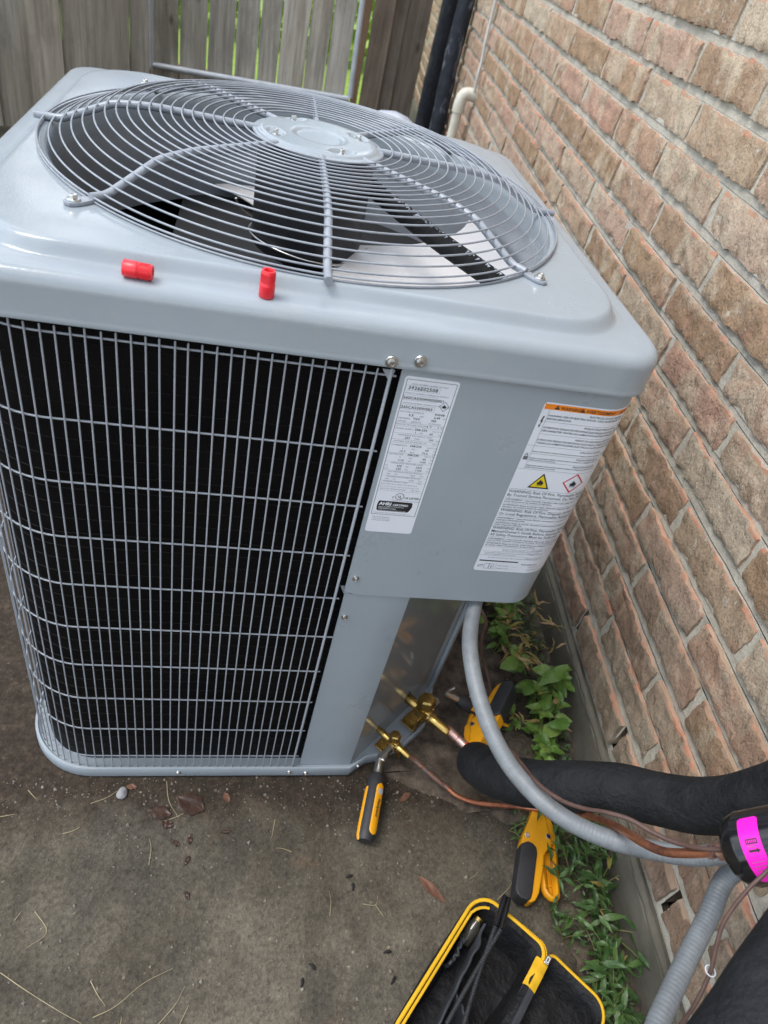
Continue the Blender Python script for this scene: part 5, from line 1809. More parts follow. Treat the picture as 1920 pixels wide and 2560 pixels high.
def probe(name, label):
    a, e = Vector((0.2425, -0.4000, 0.040)), Vector((0.2065, -0.5330, 0.0205))
    ax = (e - a).normalized()
    sd = ax.cross(Vector((0, 0, 1))).normalized()
    up = sd.cross(ax).normalized()
    c = thing(name, label, 'pressure probe', (0.225, -0.46, 0.0), 'yellow and black pressure probes')
    Lt = (e - a).length
    L0 = 0.012
    m2 = MB()
    prof = [(0.0, 0.0105), (0.008, 0.0150), (0.020, 0.0168), (0.060, 0.0174), (0.105, 0.0178), (0.118, 0.0172), (0.124, 0.0150)]
    rng = []
    n = 28
    for h, r in prof:
        rng.append([a + ax * (L0 + h) + sd * (r * math.cos(2 * PI * k / n)) + up * (r * 0.92 * math.sin(2 * PI * k / n)) for k in range(n)])
    vs = [q for g2 in rng for q in g2]
    fs = [(i * n + k, i * n + (k + 1) % n, (i + 1) * n + (k + 1) % n, (i + 1) * n + k) for i in range(len(rng) - 1) for k in range(n)]
    fs += [tuple(reversed(range(n))), tuple((len(rng) - 1) * n + k for k in range(n))]
    m2.add(vs, fs)
    body = m2.build('body', MT['rubber'], c, smooth=50)
    def prad(h):
        for (h0, r0), (h1, r1) in zip(prof[:-1], prof[1:]):
            if h0 <= h <= h1:
                return r0 + (r1 - r0) * (h - h0) / (h1 - h0)
        return prof[-1][1]
    def surf(t, h, lift):       # t: angle in degrees from the top, towards +side
        r = prad(h) + lift
        return a + ax * (L0 + h) + sd * (-r * math.sin(R(t))) + up * (r * 0.93 * math.cos(R(t)))
    for c0, wd, h0, h1, lift in ((38, 62, 0.020, 0.114, 0.0011), (-62, 24, 0.030, 0.126, 0.0011)):
        m2 = MB()
        def pt(u, v, l=lift):
            h = h0 + (h1 - h0) * v
            e2 = min(v, 1 - v) * (h1 - h0)
            w = wd / 2 * (math.sqrt(max(0.0, 1 - (1 - min(e2 / 0.010, 1)) ** 2)) if c0 > 0 else 1)
            return tuple(surf(c0 + (u * 2 - 1) * max(w, 1.0), h, l if 0 < u < 1 and 0 < v < 1 else l * 0.1))
        m2.grid(pt, 12, 26)
        m2.build('yellow_panel', MT['yellow'], body, smooth=60)
    p = Print(lambda u, v, lift: tuple(surf(34 - v * 3.1, 0.050 + u * 0.001, 0.0013 + lift * 0.0002)))
    p.text('Fieldpiece', 0, 2.0, 8.2, 'ink', 0.22, sx=1.0)
    p.build(body)
    m2 = MB()
    m2.lathe([(0, 0), (0.0055, 0), (0.006, 0.0008), (0.0045, 0.0012), (0, 0.0012)], surf(36, 0.036, 0.0008), up * 0.7 - sd * 0.5, 18)
    m2.build('power_button', MT['galv'], body, smooth=30)
    m2 = MB()
    m2.lathe([(0, -0.026), (0.0050, -0.026), (0.0072, -0.024), (0.0078, -0.004), (0.0082, 0.010), (0, 0.016)], a + ax * 0.006, ax, 18)
    m2.build('silver_neck', MT['zinc'], c, smooth=40)
    m2 = MB()
    q0 = a - ax * 0.020
    tgt = vs_c - T3 * 0.030 - Vector((0, 0, 0.014))
    m2.tube(spline([q0, q0.lerp(tgt, 0.5) + Vector((0, 0, 0.002)), tgt], 5), 0.0034, 10)
    m2.build('brass_tip', MT['zinc'], c, smooth=40)
    return c
probeA = probe('pressure_probe', 'yellow and black pressure probe lying on the concrete in front of the smaller valve')
probeB = copy_tree(probeA)
probeB['label'] = 'yellow and black pressure probe beside the larger valve, half hidden behind the grey conduit'
rotB = Euler((R(12), R(4), R(93)))
probeB.rotation_euler = rotB
_piv = Vector((0.2425, -0.40, 0.040)) - Vector(probeA.location)
probeB.location = Vector((0.4080, -0.2660, 0.080)) - rotB.to_matrix() @ _piv

# ------------------------------------------------------------------ red caps on the cover
def cap_mesh():
    m2 = MB()
    prof = [(0.0, 0.0), (0.0060, 0.0), (0.0067, 0.0008), (0.0067, 0.0105), (0.0066, 0.0115), (0.0060, 0.0122), (0.0059, 0.0228), (0.0055, 0.0234), (0.0039, 0.0234), (0.0035, 0.0226), (0.0033, 0.010), (0, 0.010)]
    m2.lathe(prof, n=30)
    return m2
for nm, lab, M4 in (('red_cap', 'red plastic valve cap standing upright on the cover\'s front edge', Matrix.Translation((-0.0605, -0.3765, 0.9560)) @ Matrix.Diagonal((1.16, 1.16, 1.16, 1))),
                    ('red_cap', 'red plastic valve cap lying on its side on the cover\'s front edge', Matrix.Translation((-0.1945, -0.3770, 0.9638)) @ Matrix.Rotation(R(-5), 4, 'Z') @ Matrix.Rotation(PI / 2, 4, 'Y') @ Matrix.Diagonal((1.2, 1.2, 1.16, 1)))):
    t = thing(nm, lab, 'cap', (0, 0, 0), 'red valve caps on the cover')
    t.matrix_basis = M4
    t['inv'] = (0, 0, 0)
    o = link('cap_body', cap_mesh().mesh('cap_body', MT['red'], smooth=50), t)
    k = MB()
    for q in range(34):
        a = 2 * PI * q / 34
        k.box((0.0060 * math.cos(a), 0.0060 * math.sin(a), 0.0172), (0.0006, 0.0005, 0.0075), Matrix.Rotation(a, 3, 'Z'))
    link('knurling', k.mesh('knurling', MT['red'], smooth=0), o)

# ------------------------------------------------------------------ tool case
bag = thing('tool_case', 'open black soft tool case with yellow zipper edges on the ground', 'tool case', (0.38, -0.75, 0.0))
BA, BPp = Vector((-0.69, -0.72, 0)).normalized(), Vector((0.72, -0.69, 0)).normalized()
def bl(s, t, z):
    """s along the case from its near-end edge, t across"""
    o = BA * (s + 0.215) + BPp * t
    return (o.x, o.y, z)
def rrect_st(s0, s1, t0, t1, rads, n=7):
    P = []
    for (cs, ct, a0, r) in ((s0, t0, 180, rads[0]), (s1, t0, 270, rads[3]), (s1, t1, 0, rads[2]), (s0, t1, 90, rads[1])):
        cx = cs + r if cs == s0 else cs - r
        cy = ct + r if ct == t0 else ct - r
        P += [(cx + r * math.cos(R(a0 + 90 * k / n)), cy + r * math.sin(R(a0 + 90 * k / n))) for k in range(n + 1)]
    return P
def shell(rim, z0, z1, inset, depth, mat_out, mat_in, nm, parent, warp=0.003, tilt=0.0):
    n = len(rim)
    cs = sum(p[0] for p in rim) / n
    ct = sum(p[1] for p in rim) / n
    def sc(P, d):
        out = []
        for (a, b2) in P:
            v = Vector((a - cs, b2 - ct))
            L = v.length
            q = v * ((L - d) / L)
            out.append((cs + q.x, ct + q.y))
        return out
    def zt(t, z):
        return z + tilt * (t - ct)
    b = MB()
    lv = [(sc(rim, 0.012), z0), (sc(rim, 0.003), z0 + 0.006), (sc(rim, -0.004), z0 + (z1 - z0) * 0.5), (rim, z1)]
    vs = [bl(a, b2, zt(b2, z) + warp * noise.noise((a * 30, b2 * 30, z * 40))) for P, z in lv for a, b2 in P]
    fs = [(i * n + k, i * n + (k + 1) % n, (i + 1) * n + (k + 1) % n, (i + 1) * n + k) for i in range(len(lv) - 1) for k in range(n)]
    fs.append(tuple(reversed(range(n))))
    b.add(vs, fs)
    o = b.build(nm, MT[mat_out], parent, smooth=50)
    b = MB()
    lv = [(sc(rim, 0.0015), z1 - 0.001), (sc(rim, inset), z1 - 0.004), (sc(rim, inset + 0.004), z1 - depth * 0.5), (sc(rim, inset + 0.012), z1 - depth)]
    vs = [bl(a, b2, zt(b2, z) + warp * 1.2 * noise.noise((a * 26, b2 * 26, z * 30))) for P, z in lv for a, b2 in P]
    fs = [(i * n + (k + 1) % n, i * n + k, (i + 1) * n + k, (i + 1) * n + (k + 1) % n) for i in range(len(lv) - 1) for k in range(n)]
    c = (cs, ct)
    vs.append(bl(cs, ct, zt(ct, z1 - depth) + 0.004))
    fs += [((len(lv) - 1) * n + (k + 1) % n, (len(lv) - 1) * n + k, len(vs) - 1) for k in range(n)]
    b.add(vs, fs)
    b.build('lining', MT[mat_in], o, smooth=60)
    return o
def dense(P, m=6):
    out = []
    for i in range(len(P)):
        a, b2 = P[i], P[(i + 1) % len(P)]
        d = math.hypot(b2[0] - a[0], b2[1] - a[1])
        k = max(1, int(d / 0.012))
        out += [(a[0] + (b2[0] - a[0]) * q / k, a[1] + (b2[1] - a[1]) * q / k) for q in range(k)]
    return out
rimB = dense(rrect_st(-0.014, 0.25, 0.7195, 0.8520, (0.036, 0.020, 0.03, 0.03)))
rimL = dense(rrect_st(-0.020, 0.25, 0.8600, 0.9720, (0.012, 0.030, 0.03, 0.03)))
bd = shell(rimB, 0.004, 0.090, 0.010, 0.070, 'case', 'liner', 'case_body', bag)
ld = shell(rimL, 0.004, 0.072, 0.009, 0.040, 'case', 'liner', 'case_lid', bag, tilt=-0.10)
def band(rim, z, parent, nm, w=0.0042, keep=lambda s, t: True, tilt=0.0):
    ct = sum(p[1] for p in rim) / len(rim)
    run = [(a, b2) for a, b2 in rim if keep(a, b2)]
    m2 = MB()
    m2.tube([bl(a, b2, z + tilt * (b2 - ct) + 0.003 * noise.noise((a * 30, b2 * 30, z * 40))) for a, b2 in run], w, 8, closed=len(run) == len(rim), flat=0.75)
    return m2.build(nm, MT['zipper'], parent, smooth=60)
def rot_from(P, f):
    i = next(k for k in range(len(P)) if f(*P[k]) and not f(*P[k - 1]))
    return P[i:] + P[:i]
kb = lambda s, t: t < 0.842 or s < 0.012
rimB2 = rot_from(rimB, kb)
band(rimB2, 0.0915, bd, 'zipper_tape', 0.0031, kb)
ki = lambda s, t: t < 0.742 and s < 0.24
rimB3 = [(s + (0.0075 if s < 0.02 else 0.0), t + 0.0068) for s, t in rot_from(rimB, ki) if ki(s, t)]
m2 = MB()
m2.tube([bl(a, b2, 0.0885 + 0.003 * noise.noise((a * 30, b2 * 30, 3))) for a, b2 in rimB3], 0.0022, 8, flat=0.6)
m2.build('zipper_tape', MT['zipper'], bd, smooth=60)
kl = lambda s, t: t > 0.868 or s < 0.0
rimL2 = rot_from(rimL, kl)
band(rimL2, 0.0735, ld, 'zipper_tape', 0.0026, kl, -0.10)
# zipper teeth: a fine row just inside the tape
m2 = MB()
for (a, b2) in dense([q for q in rimB2 if kb(*q)][1:-1])[::1]:
    pass
run = [q for q in rimB2 if kb(*q)]
for i in range(len(run) - 1):
    for q in range(4):
        t = q / 4
        a, b2 = run[i][0] + (run[i + 1][0] - run[i][0]) * t, run[i][1] + (run[i + 1][1] - run[i][1]) * t
        if b2 > 0.80:
            m2.box(Vector(bl(a - 0.002, b2 + 0.003, 0.0945)), (0.0013, 0.0013, 0.002))
tag(m2.build('zipper_teeth', MT['zipper'], bd, smooth=0), kind='stuff')
# spine between body and lid: yellow end tab, then grey webbing
def strip(s0, s1, t0, t1, z, mat, nm, ripple):
    b = MB()
    def f(u, v):
        s, t = s0 + (s1 - s0) * v, t0 + (t1 - t0) * u
        return bl(s, t, z + 0.004 * math.sin(u * PI) + ripple * noise.noise((s * 60, t * 60, 2)))
    b.grid(f, 10, 24)
    b.grid(lambda u, v: tuple(Vector(f(u, v)) - Vector((0, 0, 0.002))), 10, 24, flip=True)
    return b.build(nm, MT[mat], bag, smooth=60)
strip(0.004, 0.052, 0.8425, 0.8640, 0.086, 'zipper', 'zipper_tab', 0.0015)
strip(0.050, 0.25, 0.8440, 0.8640, 0.083, 'mesh', 'hinge_webbing', 0.002)
m2 = MB()
zc_ = Vector(bl(0.002, 0.858, 0.0945))
RZ = Matrix.Rotation(math.atan2(BA.y, BA.x), 3, 'Z')
m2.box(zc_, (0.014, 0.0085, 0.005), RZ)
zs_ = m2.build('zipper_slider', MT['zinc'], bag, bevel=0.0015)
m2 = MB()
m2.tube([zc_ + RZ @ Vector((x, y, 0.0035)) for x, y in ((-0.004, -0.002), (-0.004, 0.002), (0.004, 0.002), (0.004, -0.002))], 0.0008, 6, closed=True)
m2.build('pull_loop', MT['sticker'], zs_)
# inner dividers and pocket
def divider(pts, z0, z1, nm, mat, seed):
    b = MB()
    P = spline([(a, b2, 0) for a, b2 in pts], 10)
    def f(u, v):
        i = min(int(u * (len(P) - 1)), len(P) - 1)
        q = P[i]
        s = q.x + 0.003 * noise.noise((seed, u * 9, v * 3))
        t = q.y + 0.004 * noise.noise((u * 7, seed, v * 3))
        return bl(s, t, z0 + (z1 - z0) * v + 0.006 * v * noise.noise((u * 6, 3, seed)))
    b.grid(f, len(P) - 1, 8)
    b.grid(lambda u, v: tuple(Vector(f(u, v)) + Vector((BPp.x * 0.003, BPp.y * 0.003, 0))), len(P) - 1, 8, flip=True)
    b.tube([Vector(f(k / 30, 1)) + Vector((BPp.x * 0.0015, BPp.y * 0.0015, 0)) for k in range(31)], 0.0022, 6)
    return b.build(nm, MT[mat], bag, smooth=60)
divider([(0.020, 0.752), (0.075, 0.760), (0.15, 0.765), (0.24, 0.768)], 0.02, 0.083, 'divider', 'mesh', 3)
divider([(0.060, 0.735), (0.085, 0.740), (0.105, 0.737)], 0.035, 0.078, 'pocket_flap', 'mesh', 8)
divider([(0.128, 0.765), (0.150, 0.800), (0.19, 0.815)], 0.02, 0.074, 'divider', 'mesh', 17)
# small glass jar pushed into the case
jar = thing('glass_vial', 'small clear vial tucked inside the open tool case', 'vial', bl(0.045, 0.742, 0.03))
m2 = MB()
m2.lathe([(0, 0), (0.010, 0), (0.0115, 0.002), (0.0115, 0.032), (0.008, 0.038), (0.008, 0.042), (0, 0.042)], bl(0.050, 0.742, 0.044), tuple(-BA * 0.8 + Vector((0, 0, 0.6))), 20)
gm, gnt, gb = new_mat('clear_glass')
gb.inputs['Transmission Weight'].default_value = 0.6
gb.inputs['Roughness'].default_value = 0.05
gb.inputs['Base Color'].default_value = (0.12, 0.11, 0.09, 1)
m2.build('bottle', gm, jar, smooth=50)
m2 = MB()
m2.lathe([(0, 0), (0.009, 0), (0.009, 0.006), (0, 0.0065)], Vector(bl(0.050, 0.742, 0.044)) + (-BA * 0.8 + Vector((0, 0, 0.6))) * 0.042, tuple(-BA * 0.8 + Vector((0, 0, 0.6))), 20)
m2.build('stopper', MT['brass'], jar, smooth=50)
# folding black tool with two ribbed legs
ft = thing('ribbed_tool', 'black tool with two ribbed legs sticking out of the open tool case', 'tool', (0.39, -0.70, 0.1))
h0, h1 = Vector((0.4115, -0.6655, 0.126)), Vector((0.3870, -0.7080, 0.122))
m2 = MB()
sdh = (h1 - h0).cross(Vector((0, 0, 1))).normalized()
for sg in (-1, 1):
    m2.tube([h0 + sdh * 0.0036 * sg, h0.lerp(h1, 0.3) + sdh * 0.0040 * sg, h1 + sdh * 0.0046 * sg], [0.0036, 0.0046, 0.0048], 12)
m2.build('handle', MT['black_paint'], ft, smooth=50)
for sg, e in ((1, Vector((0.2900, -0.8200, 0.088))), (-1, Vector((0.3120, -0.8300, 0.088)))):
    m2 = MB()
    a = h1 + sdh * 0.0046 * -sg
    nst = 260
    pts = [a.lerp(e, k / nst) + Vector((0, 0, -0.010 * math.sin(PI * k / nst))) for k in range(nst + 1)]
    m2.tube(pts, [0.0034 + 0.0006 * math.sin(2 * PI * k / 5.2) for k in range(nst + 1)], 10)
    m2.build('ribbed_leg', MT['rubber'], ft, smooth=60)
# ------------------------------------------------------------------ pipes and cable on the far wall
def vpipe(name, pts, r, mat, label, cat, seed, group=None):
    m2 = MB()
    P = spline(pts, 12)
    m2.tube(P, [r * (1 + 0.05 * noise.noise((k * 0.3, seed, 1))) for k in range(len(P))], 18)
    return tag(m2.build(name, MT[mat], None, smooth=60), label, cat, group)
vpipe('foam_pipe', [(0.945, 3.86, 0.0), (0.945, 3.86, 0.5), (0.950, 3.86, 0.85), (0.948, 3.86, 1.5), (0.95, 3.86, 2.4)], 0.052, 'foam_back', 'upright black foam pipe on the far wall, nearer the gate', 'insulated pipe', 3)
vpipe('foam_pipe', [(0.925, 3.36, 0.0), (0.925, 3.36, 0.4), (0.918, 3.36, 0.7), (0.925, 3.36, 1.0), (0.924, 3.36, 1.6), (0.925, 3.36, 2.4)], 0.044, 'foam_old', 'upright grey streaked foam pipe on the far wall, next to the white elbow', 'insulated pipe', 7)
dp = thing('drain_pipe', 'cream white plastic pipe with an elbow coming out of the brick wall', 'drain pipe', (0.88, 2.75, 0))
m2 = MB()
m2.tube([(0.868, 2.745, 0.0), (0.868, 2.745, 0.585)], 0.0235, 18)
m2.build('pipe', MT['pvc'], dp, smooth=60)
m2 = MB()
m2.tube(spline([(0.868, 2.745, 0.565), (0.868, 2.745, 0.60), (0.874, 2.745, 0.632), (0.892, 2.745, 0.648), (0.945, 2.745, 0.648)], 6), 0.029, 18)
m2.build('elbow', MT['pvc'], dp, smooth=60)
wire('wall_cable', [(0.918, 2.72, 0.675), (0.915, 2.72, 0.74), (0.918, 2.73, 0.80), (0.914, 2.74, 0.87), (0.918, 2.76, 1.0), (0.918, 2.77, 1.4), (0.918, 2.77, 2.2)], 0.0075, 'thin pale grey cable running down the brick wall to the white elbow', 'cable', 'cable_white')
# crumpled plastic sack standing behind the unit
m2 = MB()
def sack(u, v):
    a = 2 * PI * u
    rr = 0.17 * math.sqrt(max(0.0, 1 - max(0.0, (v - 0.45) / 0.55) ** 2.2))
    rr *= 1 + 0.22 * noise.noise((math.cos(a) * 1.6, math.sin(a) * 1.6, v * 3)) + 0.10 * noise.noise((math.cos(a) * 5, math.sin(a) * 5, v * 9))
    return (0.60 + rr * 1.1 * math.cos(a), 2.95 + rr * math.sin(a), 0.47 * v + 0.03 * v * noise.noise((math.cos(a) * 2 * (1 - v), math.sin(a) * 2 * (1 - v), 7)))
m2.grid(sack, 44, 26)
tag(m2.build('plastic_sack', MT['plastic_sheet'], None, smooth=25, clean=True), 'crumpled pale blue grey plastic sack behind the unit near the wall', 'sack')

# ------------------------------------------------------------------ weeds
def leaf_mesh(L, W, kind, seed):
    r = random.Random(seed)
    m2 = MB()
    nu, nv = 4, 7
    bend = r.uniform(0.15, 0.6)
    twist = r.uniform(-0.4, 0.4)
    def f(u, v):
        t = v
        if kind == 'broad':
            w = W * (math.sin(PI * min(1, t ** 0.72)) ** 0.85 if 0 < t < 1 else 0.0) + 0.0006
        else:
            w = W * (math.sin(PI * t ** 0.8) ** 1.1 if 0 < t < 1 else 0.0) + 0.0005
        x = (u - 0.5) * 2 * w
        z = 0.30 * abs(x) - bend * L * t * t * 0.5 + 0.05 * L * math.sin(t * 9 + seed) * abs(u - 0.5) * 2
        a = twist * t
        return (x * math.cos(a) - z * math.sin(a) * 0.3, L * t, z + x * math.sin(a))
    m2.grid(f, nu, nv)
    return m2.mesh('leaf', MT['leaf_broad' if kind == 'broad' else ('leaf_dry' if kind == 'dry' else 'leaf_narrow')], smooth=70)
LEAVES = {'broad': [leaf_mesh(0.042 + 0.006 * (s % 3), 0.0135, 'broad', s) for s in range(6)],
          'narrow': [leaf_mesh(0.040 + 0.005 * (s % 3), 0.0056, 'narrow', s + 20) for s in range(6)],
          'dry': [leaf_mesh(0.045, 0.004, 'dry', s + 40) for s in range(4)]}
def weed(x, y, h, nl, kind, seed, label, group, spread=0.5, lean=(0, 0), scale=1.0, dry=0.0):
    r = random.Random(seed)
    t = thing('weed', label, 'weed', (x, y, 0.008), group)
    m2 = MB()
    nst = max(2, nl // 5)
    leaves = []
    for s in range(nst):
        a = r.uniform(0, 2 * PI)
        sp = r.uniform(0.2, 1.0) * spread * h
        tip = Vector((x + lean[0] * h + sp * math.cos(a), y + lean[1] * h + sp * math.sin(a), 0.008 + h * r.uniform(0.65, 1.0)))
        b0 = Vector((x + r.uniform(-0.004, 0.004), y + r.uniform(-0.004, 0.004), 0.0))
        mid = b0.lerp(tip, 0.5) + Vector((0, 0, h * 0.12))
        P = spline([b0, mid, tip], 5)
        m2.tube(P, [0.0014 * (1 - 0.5 * k / len(P)) for k in range(len(P))], 5)
        for q in range(nl // nst):
            leaves.append((P, r.uniform(0.25, 1.0) if q else 1.0))
    m2.build('stem', MT['stem'], t, smooth=60)
    for i, (P, f) in enumerate(leaves):
        k = 'dry' if r.random() < dry else kind
        me = LEAVES[k][r.randrange(len(LEAVES[k]))]
        pos = P[min(int(f * (len(P) - 1)), len(P) - 1)]
        yaw = r.uniform(0, 2 * PI)
        pit = r.uniform(-0.25, 0.75)
        sc = scale * r.uniform(0.65, 1.2)
        mt = Matrix.Translation(pos) @ Matrix.Rotation(yaw, 4, 'Z') @ Matrix.Rotation(pit, 4, 'X') @ Matrix.Rotation(r.uniform(-0.5, 0.5), 4, 'Y') @ Matrix.Scale(sc, 4)
        link('leaf', me, t, mt)
rw = random.Random(21)
GB = 'broad leaved weeds by the foundation'
for i, (x, y, h, nl, sc, lab) in enumerate([
        (0.615, 0.055, 0.11, 30, 0.95, 'bright broad leaved weed showing right under the control box corner'),
        (0.655, 0.02, 0.12, 28, 0.95, 'bright broad leaved weed under the control box, touching the foundation'),
        (0.610, -0.035, 0.09, 22, 0.9, 'bright broad leaved weed just right of the upper conduit'),
        (0.640, 0.15, 0.11, 26, 0.95, 'broad leaved weed mostly hidden behind the control box'),
        (0.592, -0.095, 0.06, 12, 0.8, 'small star shaped broad leaved weed right of the conduit, above the big glossy clump'),
        (0.655, -0.195, 0.11, 34, 1.25, 'big glossy broad leaved weed at the top of the thick clump'),
        (0.652, -0.262, 0.10, 30, 1.1, 'glossy broad leaved weed in the middle of the thick clump'),
        (0.640, -0.325, 0.08, 26, 0.9, 'broad leaved weed at the bottom of the thick clump'),
        (0.628, -0.375, 0.06, 18, 0.75, 'low broad leaved weed touching the thick black foam pipe'),
        (0.590, -0.300, 0.05, 12, 0.75, 'small broad leaved weed between the clump and the grey conduit')]):
    weed(x - 0.028, y, h, nl, 'broad', 100 + i, lab, GB, 0.75, (-0.15, -0.1), sc * 0.82, 0.12)
GN = 'narrow leaved weeds along the foundation'
for i, (x, y, h, nl, lab) in enumerate([
        (0.628, -0.420, 0.05, 22, 'narrow leaved weed peeping out under the thick black foam pipe'),
        (0.622, -0.465, 0.06, 28, 'narrow leaved weed beside the jaw of the lying clamp'),
        (0.655, -0.490, 0.06, 24, 'narrow leaved weed against the foundation, level with the lying clamp\'s screw'),
        (0.612, -0.535, 0.06, 28, 'narrow leaved weed beside the trigger arm of the lying clamp'),
        (0.648, -0.560, 0.06, 26, 'narrow leaved weed against the foundation, level with the lying clamp\'s grip'),
        (0.605, -0.600, 0.055, 28, 'narrow leaved weed at the tip of the clamp\'s trigger arm'),
        (0.645, -0.625, 0.065, 28, 'narrow leaved weed against the foundation below the lying clamp'),
        (0.600, -0.665, 0.06, 28, 'narrow leaved weed halfway between the lying clamp and the tool case lid'),
        (0.640, -0.690, 0.065, 28, 'narrow leaved weed against the foundation above the tool case lid'),
        (0.605, -0.735, 0.055, 28, 'narrow leaved weed beside the corner of the tool case lid'),
        (0.642, -0.755, 0.06, 28, 'narrow leaved weed against the foundation, level with the tool case lid'),
        (0.612, -0.800, 0.055, 28, 'narrow leaved weed beside the tool case lid at the photo\'s bottom edge'),
        (0.645, -0.830, 0.06, 28, 'narrow leaved weed at the bottom edge next to the foundation'),
        (0.618, -0.880, 0.05, 24, 'narrow leaved weed below the tool case lid, nearly out of the picture')]):
    weed(x - 0.006, y, h, nl, 'narrow', 200 + i, lab, GN, 1.15, (rw.uniform(-0.3, 0.1), rw.uniform(-0.3, 0.3)), rw.uniform(0.66, 0.9), 0.03)
for i, (x, y, lab) in enumerate([(0.545, -0.655, 'tiny weed sprouting beside the tip of the lying clamp'), (0.552, -0.70, 'tiny weed between the lying clamp and the tool case'), (0.530, -0.490, 'tiny weed beneath the thin copper tube left of the lying clamp'), (0.500, -0.510, 'tiny weed in the concrete left of the lying clamp')]):
    weed(x, y, 0.03, 10, 'narrow', 300 + i, lab, 'tiny weeds at the concrete edge', 1.0, (0, 0), 0.5)
for i, (x, y, h, lab) in enumerate([(0.625, -0.07, 0.10, 'withered yellow weed right of the conduit below the control box'), (0.668, -0.10, 0.11, 'tall withered weed against the foundation above the big glossy clump'), (0.645, -0.135, 0.09, 'withered straggly weed just above the big glossy clump'), (0.690, -0.05, 0.12, 'withered weed leaning on the foundation beside the control box corner'), (0.690, -0.215, 0.10, 'withered weed between the glossy clump and the foundation'), (0.61, -0.13, 0.07, 'low withered weed beside the small star shaped one')]):
    weed(x - 0.025, y, h, 14, 'dry', 400 + i, lab, 'withered weeds by the foundation', 0.7, (-0.1, -0.1), 0.75)

# ------------------------------------------------------------------ litter on the concrete
def gz0(x, y):
    return ground_h(x, y) - 0.0035
straws = [[(-0.3503, -0.6955), (-0.3135, -0.7179), (-0.2602, -0.7479), (-0.2256, -0.7654)], [(-0.2111, -0.7595), (-0.1816, -0.7475), (-0.1465, -0.7208), (-0.1065, -0.7036)], [(-0.2229, -0.7133), (-0.2099, -0.7315), (-0.1961, -0.7466)], [(-0.1494, -0.4043), (-0.1412, -0.4412), (-0.1221, -0.4707)], [(-0.3226, -0.615), (-0.299, -0.6451), (-0.3233, -0.6657)], [(-0.3493, -0.6268), (-0.3427, -0.6142)], [(0.0493, -0.4779), (0.0433, -0.5108)], [(-0.0888, -0.7762), (-0.0779, -0.7529)], [(-0.4122, -0.4656), (-0.3916, -0.462)], [(0.2, -0.6252), (0.2221, -0.628), (0.2277, -0.6135)], [(-0.3803, -0.4197), (-0.3633, -0.4364)], [(0.2221, -0.628), (0.234, -0.6465)], [(-0.1715, -0.7705), (-0.1714, -0.7608)]]
rs_ = random.Random(8)
for q in range(12):
    x, y = rs_.uniform(-0.5, 0.5), rs_.uniform(-0.82, -0.43)
    a = rs_.uniform(0, PI)
    l = rs_.uniform(0.01, 0.035)
    straws.append([(x, y), (x + l * math.cos(a), y + l * math.sin(a)), (x + 1.7 * l * math.cos(a + 0.12), y + 1.7 * l * math.sin(a + 0.12))])
SL = ['long dry straw in the bottom left corner of the concrete', 'long bent dry straw near the bottom edge, left of the middle', 'short thick dry straw crossing the end of the long bent one', 'thin curved dry straw by the largest rotten leaf', 'dry straw bent like a hook near the left edge']
for si, sx in enumerate(straws):
    P = spline([(x, y, gz0(x, y) + 0.0012 + 0.0015 * rs_.random()) for x, y in sx], 5)
    m2 = MB()
    m2.tube(P, [0.00075 * (1 - 0.6 * q / len(P)) for q in range(len(P))], 5, flat=0.6)
    tag(m2.build('dry_straw', MT['straw'], None, smooth=60), SL[si] if si < len(SL) else 'short dry grass straw lying on the stained concrete', 'straw', 'dry grass straws on the concrete')
def flatleaf(name, x, y, L, W, a, mat, label, cat, seed, group=None, curl=0.15):
    r = random.Random(seed)
    m2 = MB()
    def f(u, v):
        w = W * math.sin(PI * min(max(v, 0.02), 0.985) ** 0.85) * (1 + 0.25 * noise.noise((v * 6, seed, 1)))
        px, py = (u - 0.5) * 2 * w, (v - 0.5) * L
        z = 0.0015 + curl * abs(px) + 0.0015 * noise.noise((u * 3, v * 5, seed)) + 0.0012
        return (x + px * math.cos(a) - py * math.sin(a), y + px * math.sin(a) + py * math.cos(a), gz0(x, y) + z)
    m2.grid(f, 6, 12)
    m2.grid(lambda u, v: tuple(Vector(f(u, v)) - Vector((0, 0, 0.0008))), 6, 12, flip=True)
    return tag(m2.build(name, MT[mat], None, smooth=60), label, cat, group)
flatleaf('dead_leaf', 0.3275, -0.6085, 0.062, 0.0085, -2.40, 'dead_leaf', 'long reddish brown dead leaf on the concrete above the tool case', 'leaf', 3)
flatleaf('dead_leaf', -0.1044, -0.4462, 0.056, 0.020, 1.1, 'wet_leaf', 'large dark wet rotten leaf on the concrete in front of the grille', 'leaf', 5, None, 0.02)
flatleaf('dead_leaf', -0.1546, -0.4622, 0.040, 0.012, 1.4, 'wet_leaf', 'dark wet rotten leaf left of the largest rotten one', 'leaf', 6, None, 0.02)
flatleaf('dead_leaf', -0.1404, -0.4829, 0.022, 0.008, 1.3, 'wet_leaf', 'small dark wet leaf scrap below the two rotten leaves', 'leaf', 7, None, 0.02)
for i, (x, y) in enumerate([(-0.0985, -0.5097), (-0.1232, -0.515), (-0.038, -0.4971), (-0.10, -0.545), (-0.095, -0.60)]):
    flatleaf('leaf_scrap', x, y, 0.018, 0.004, i * 0.9, 'wet_leaf', 'tiny brown leaf scrap on the concrete below the rotten leaves', 'leaf', 30 + i, 'brown leaf scraps', 0.05)
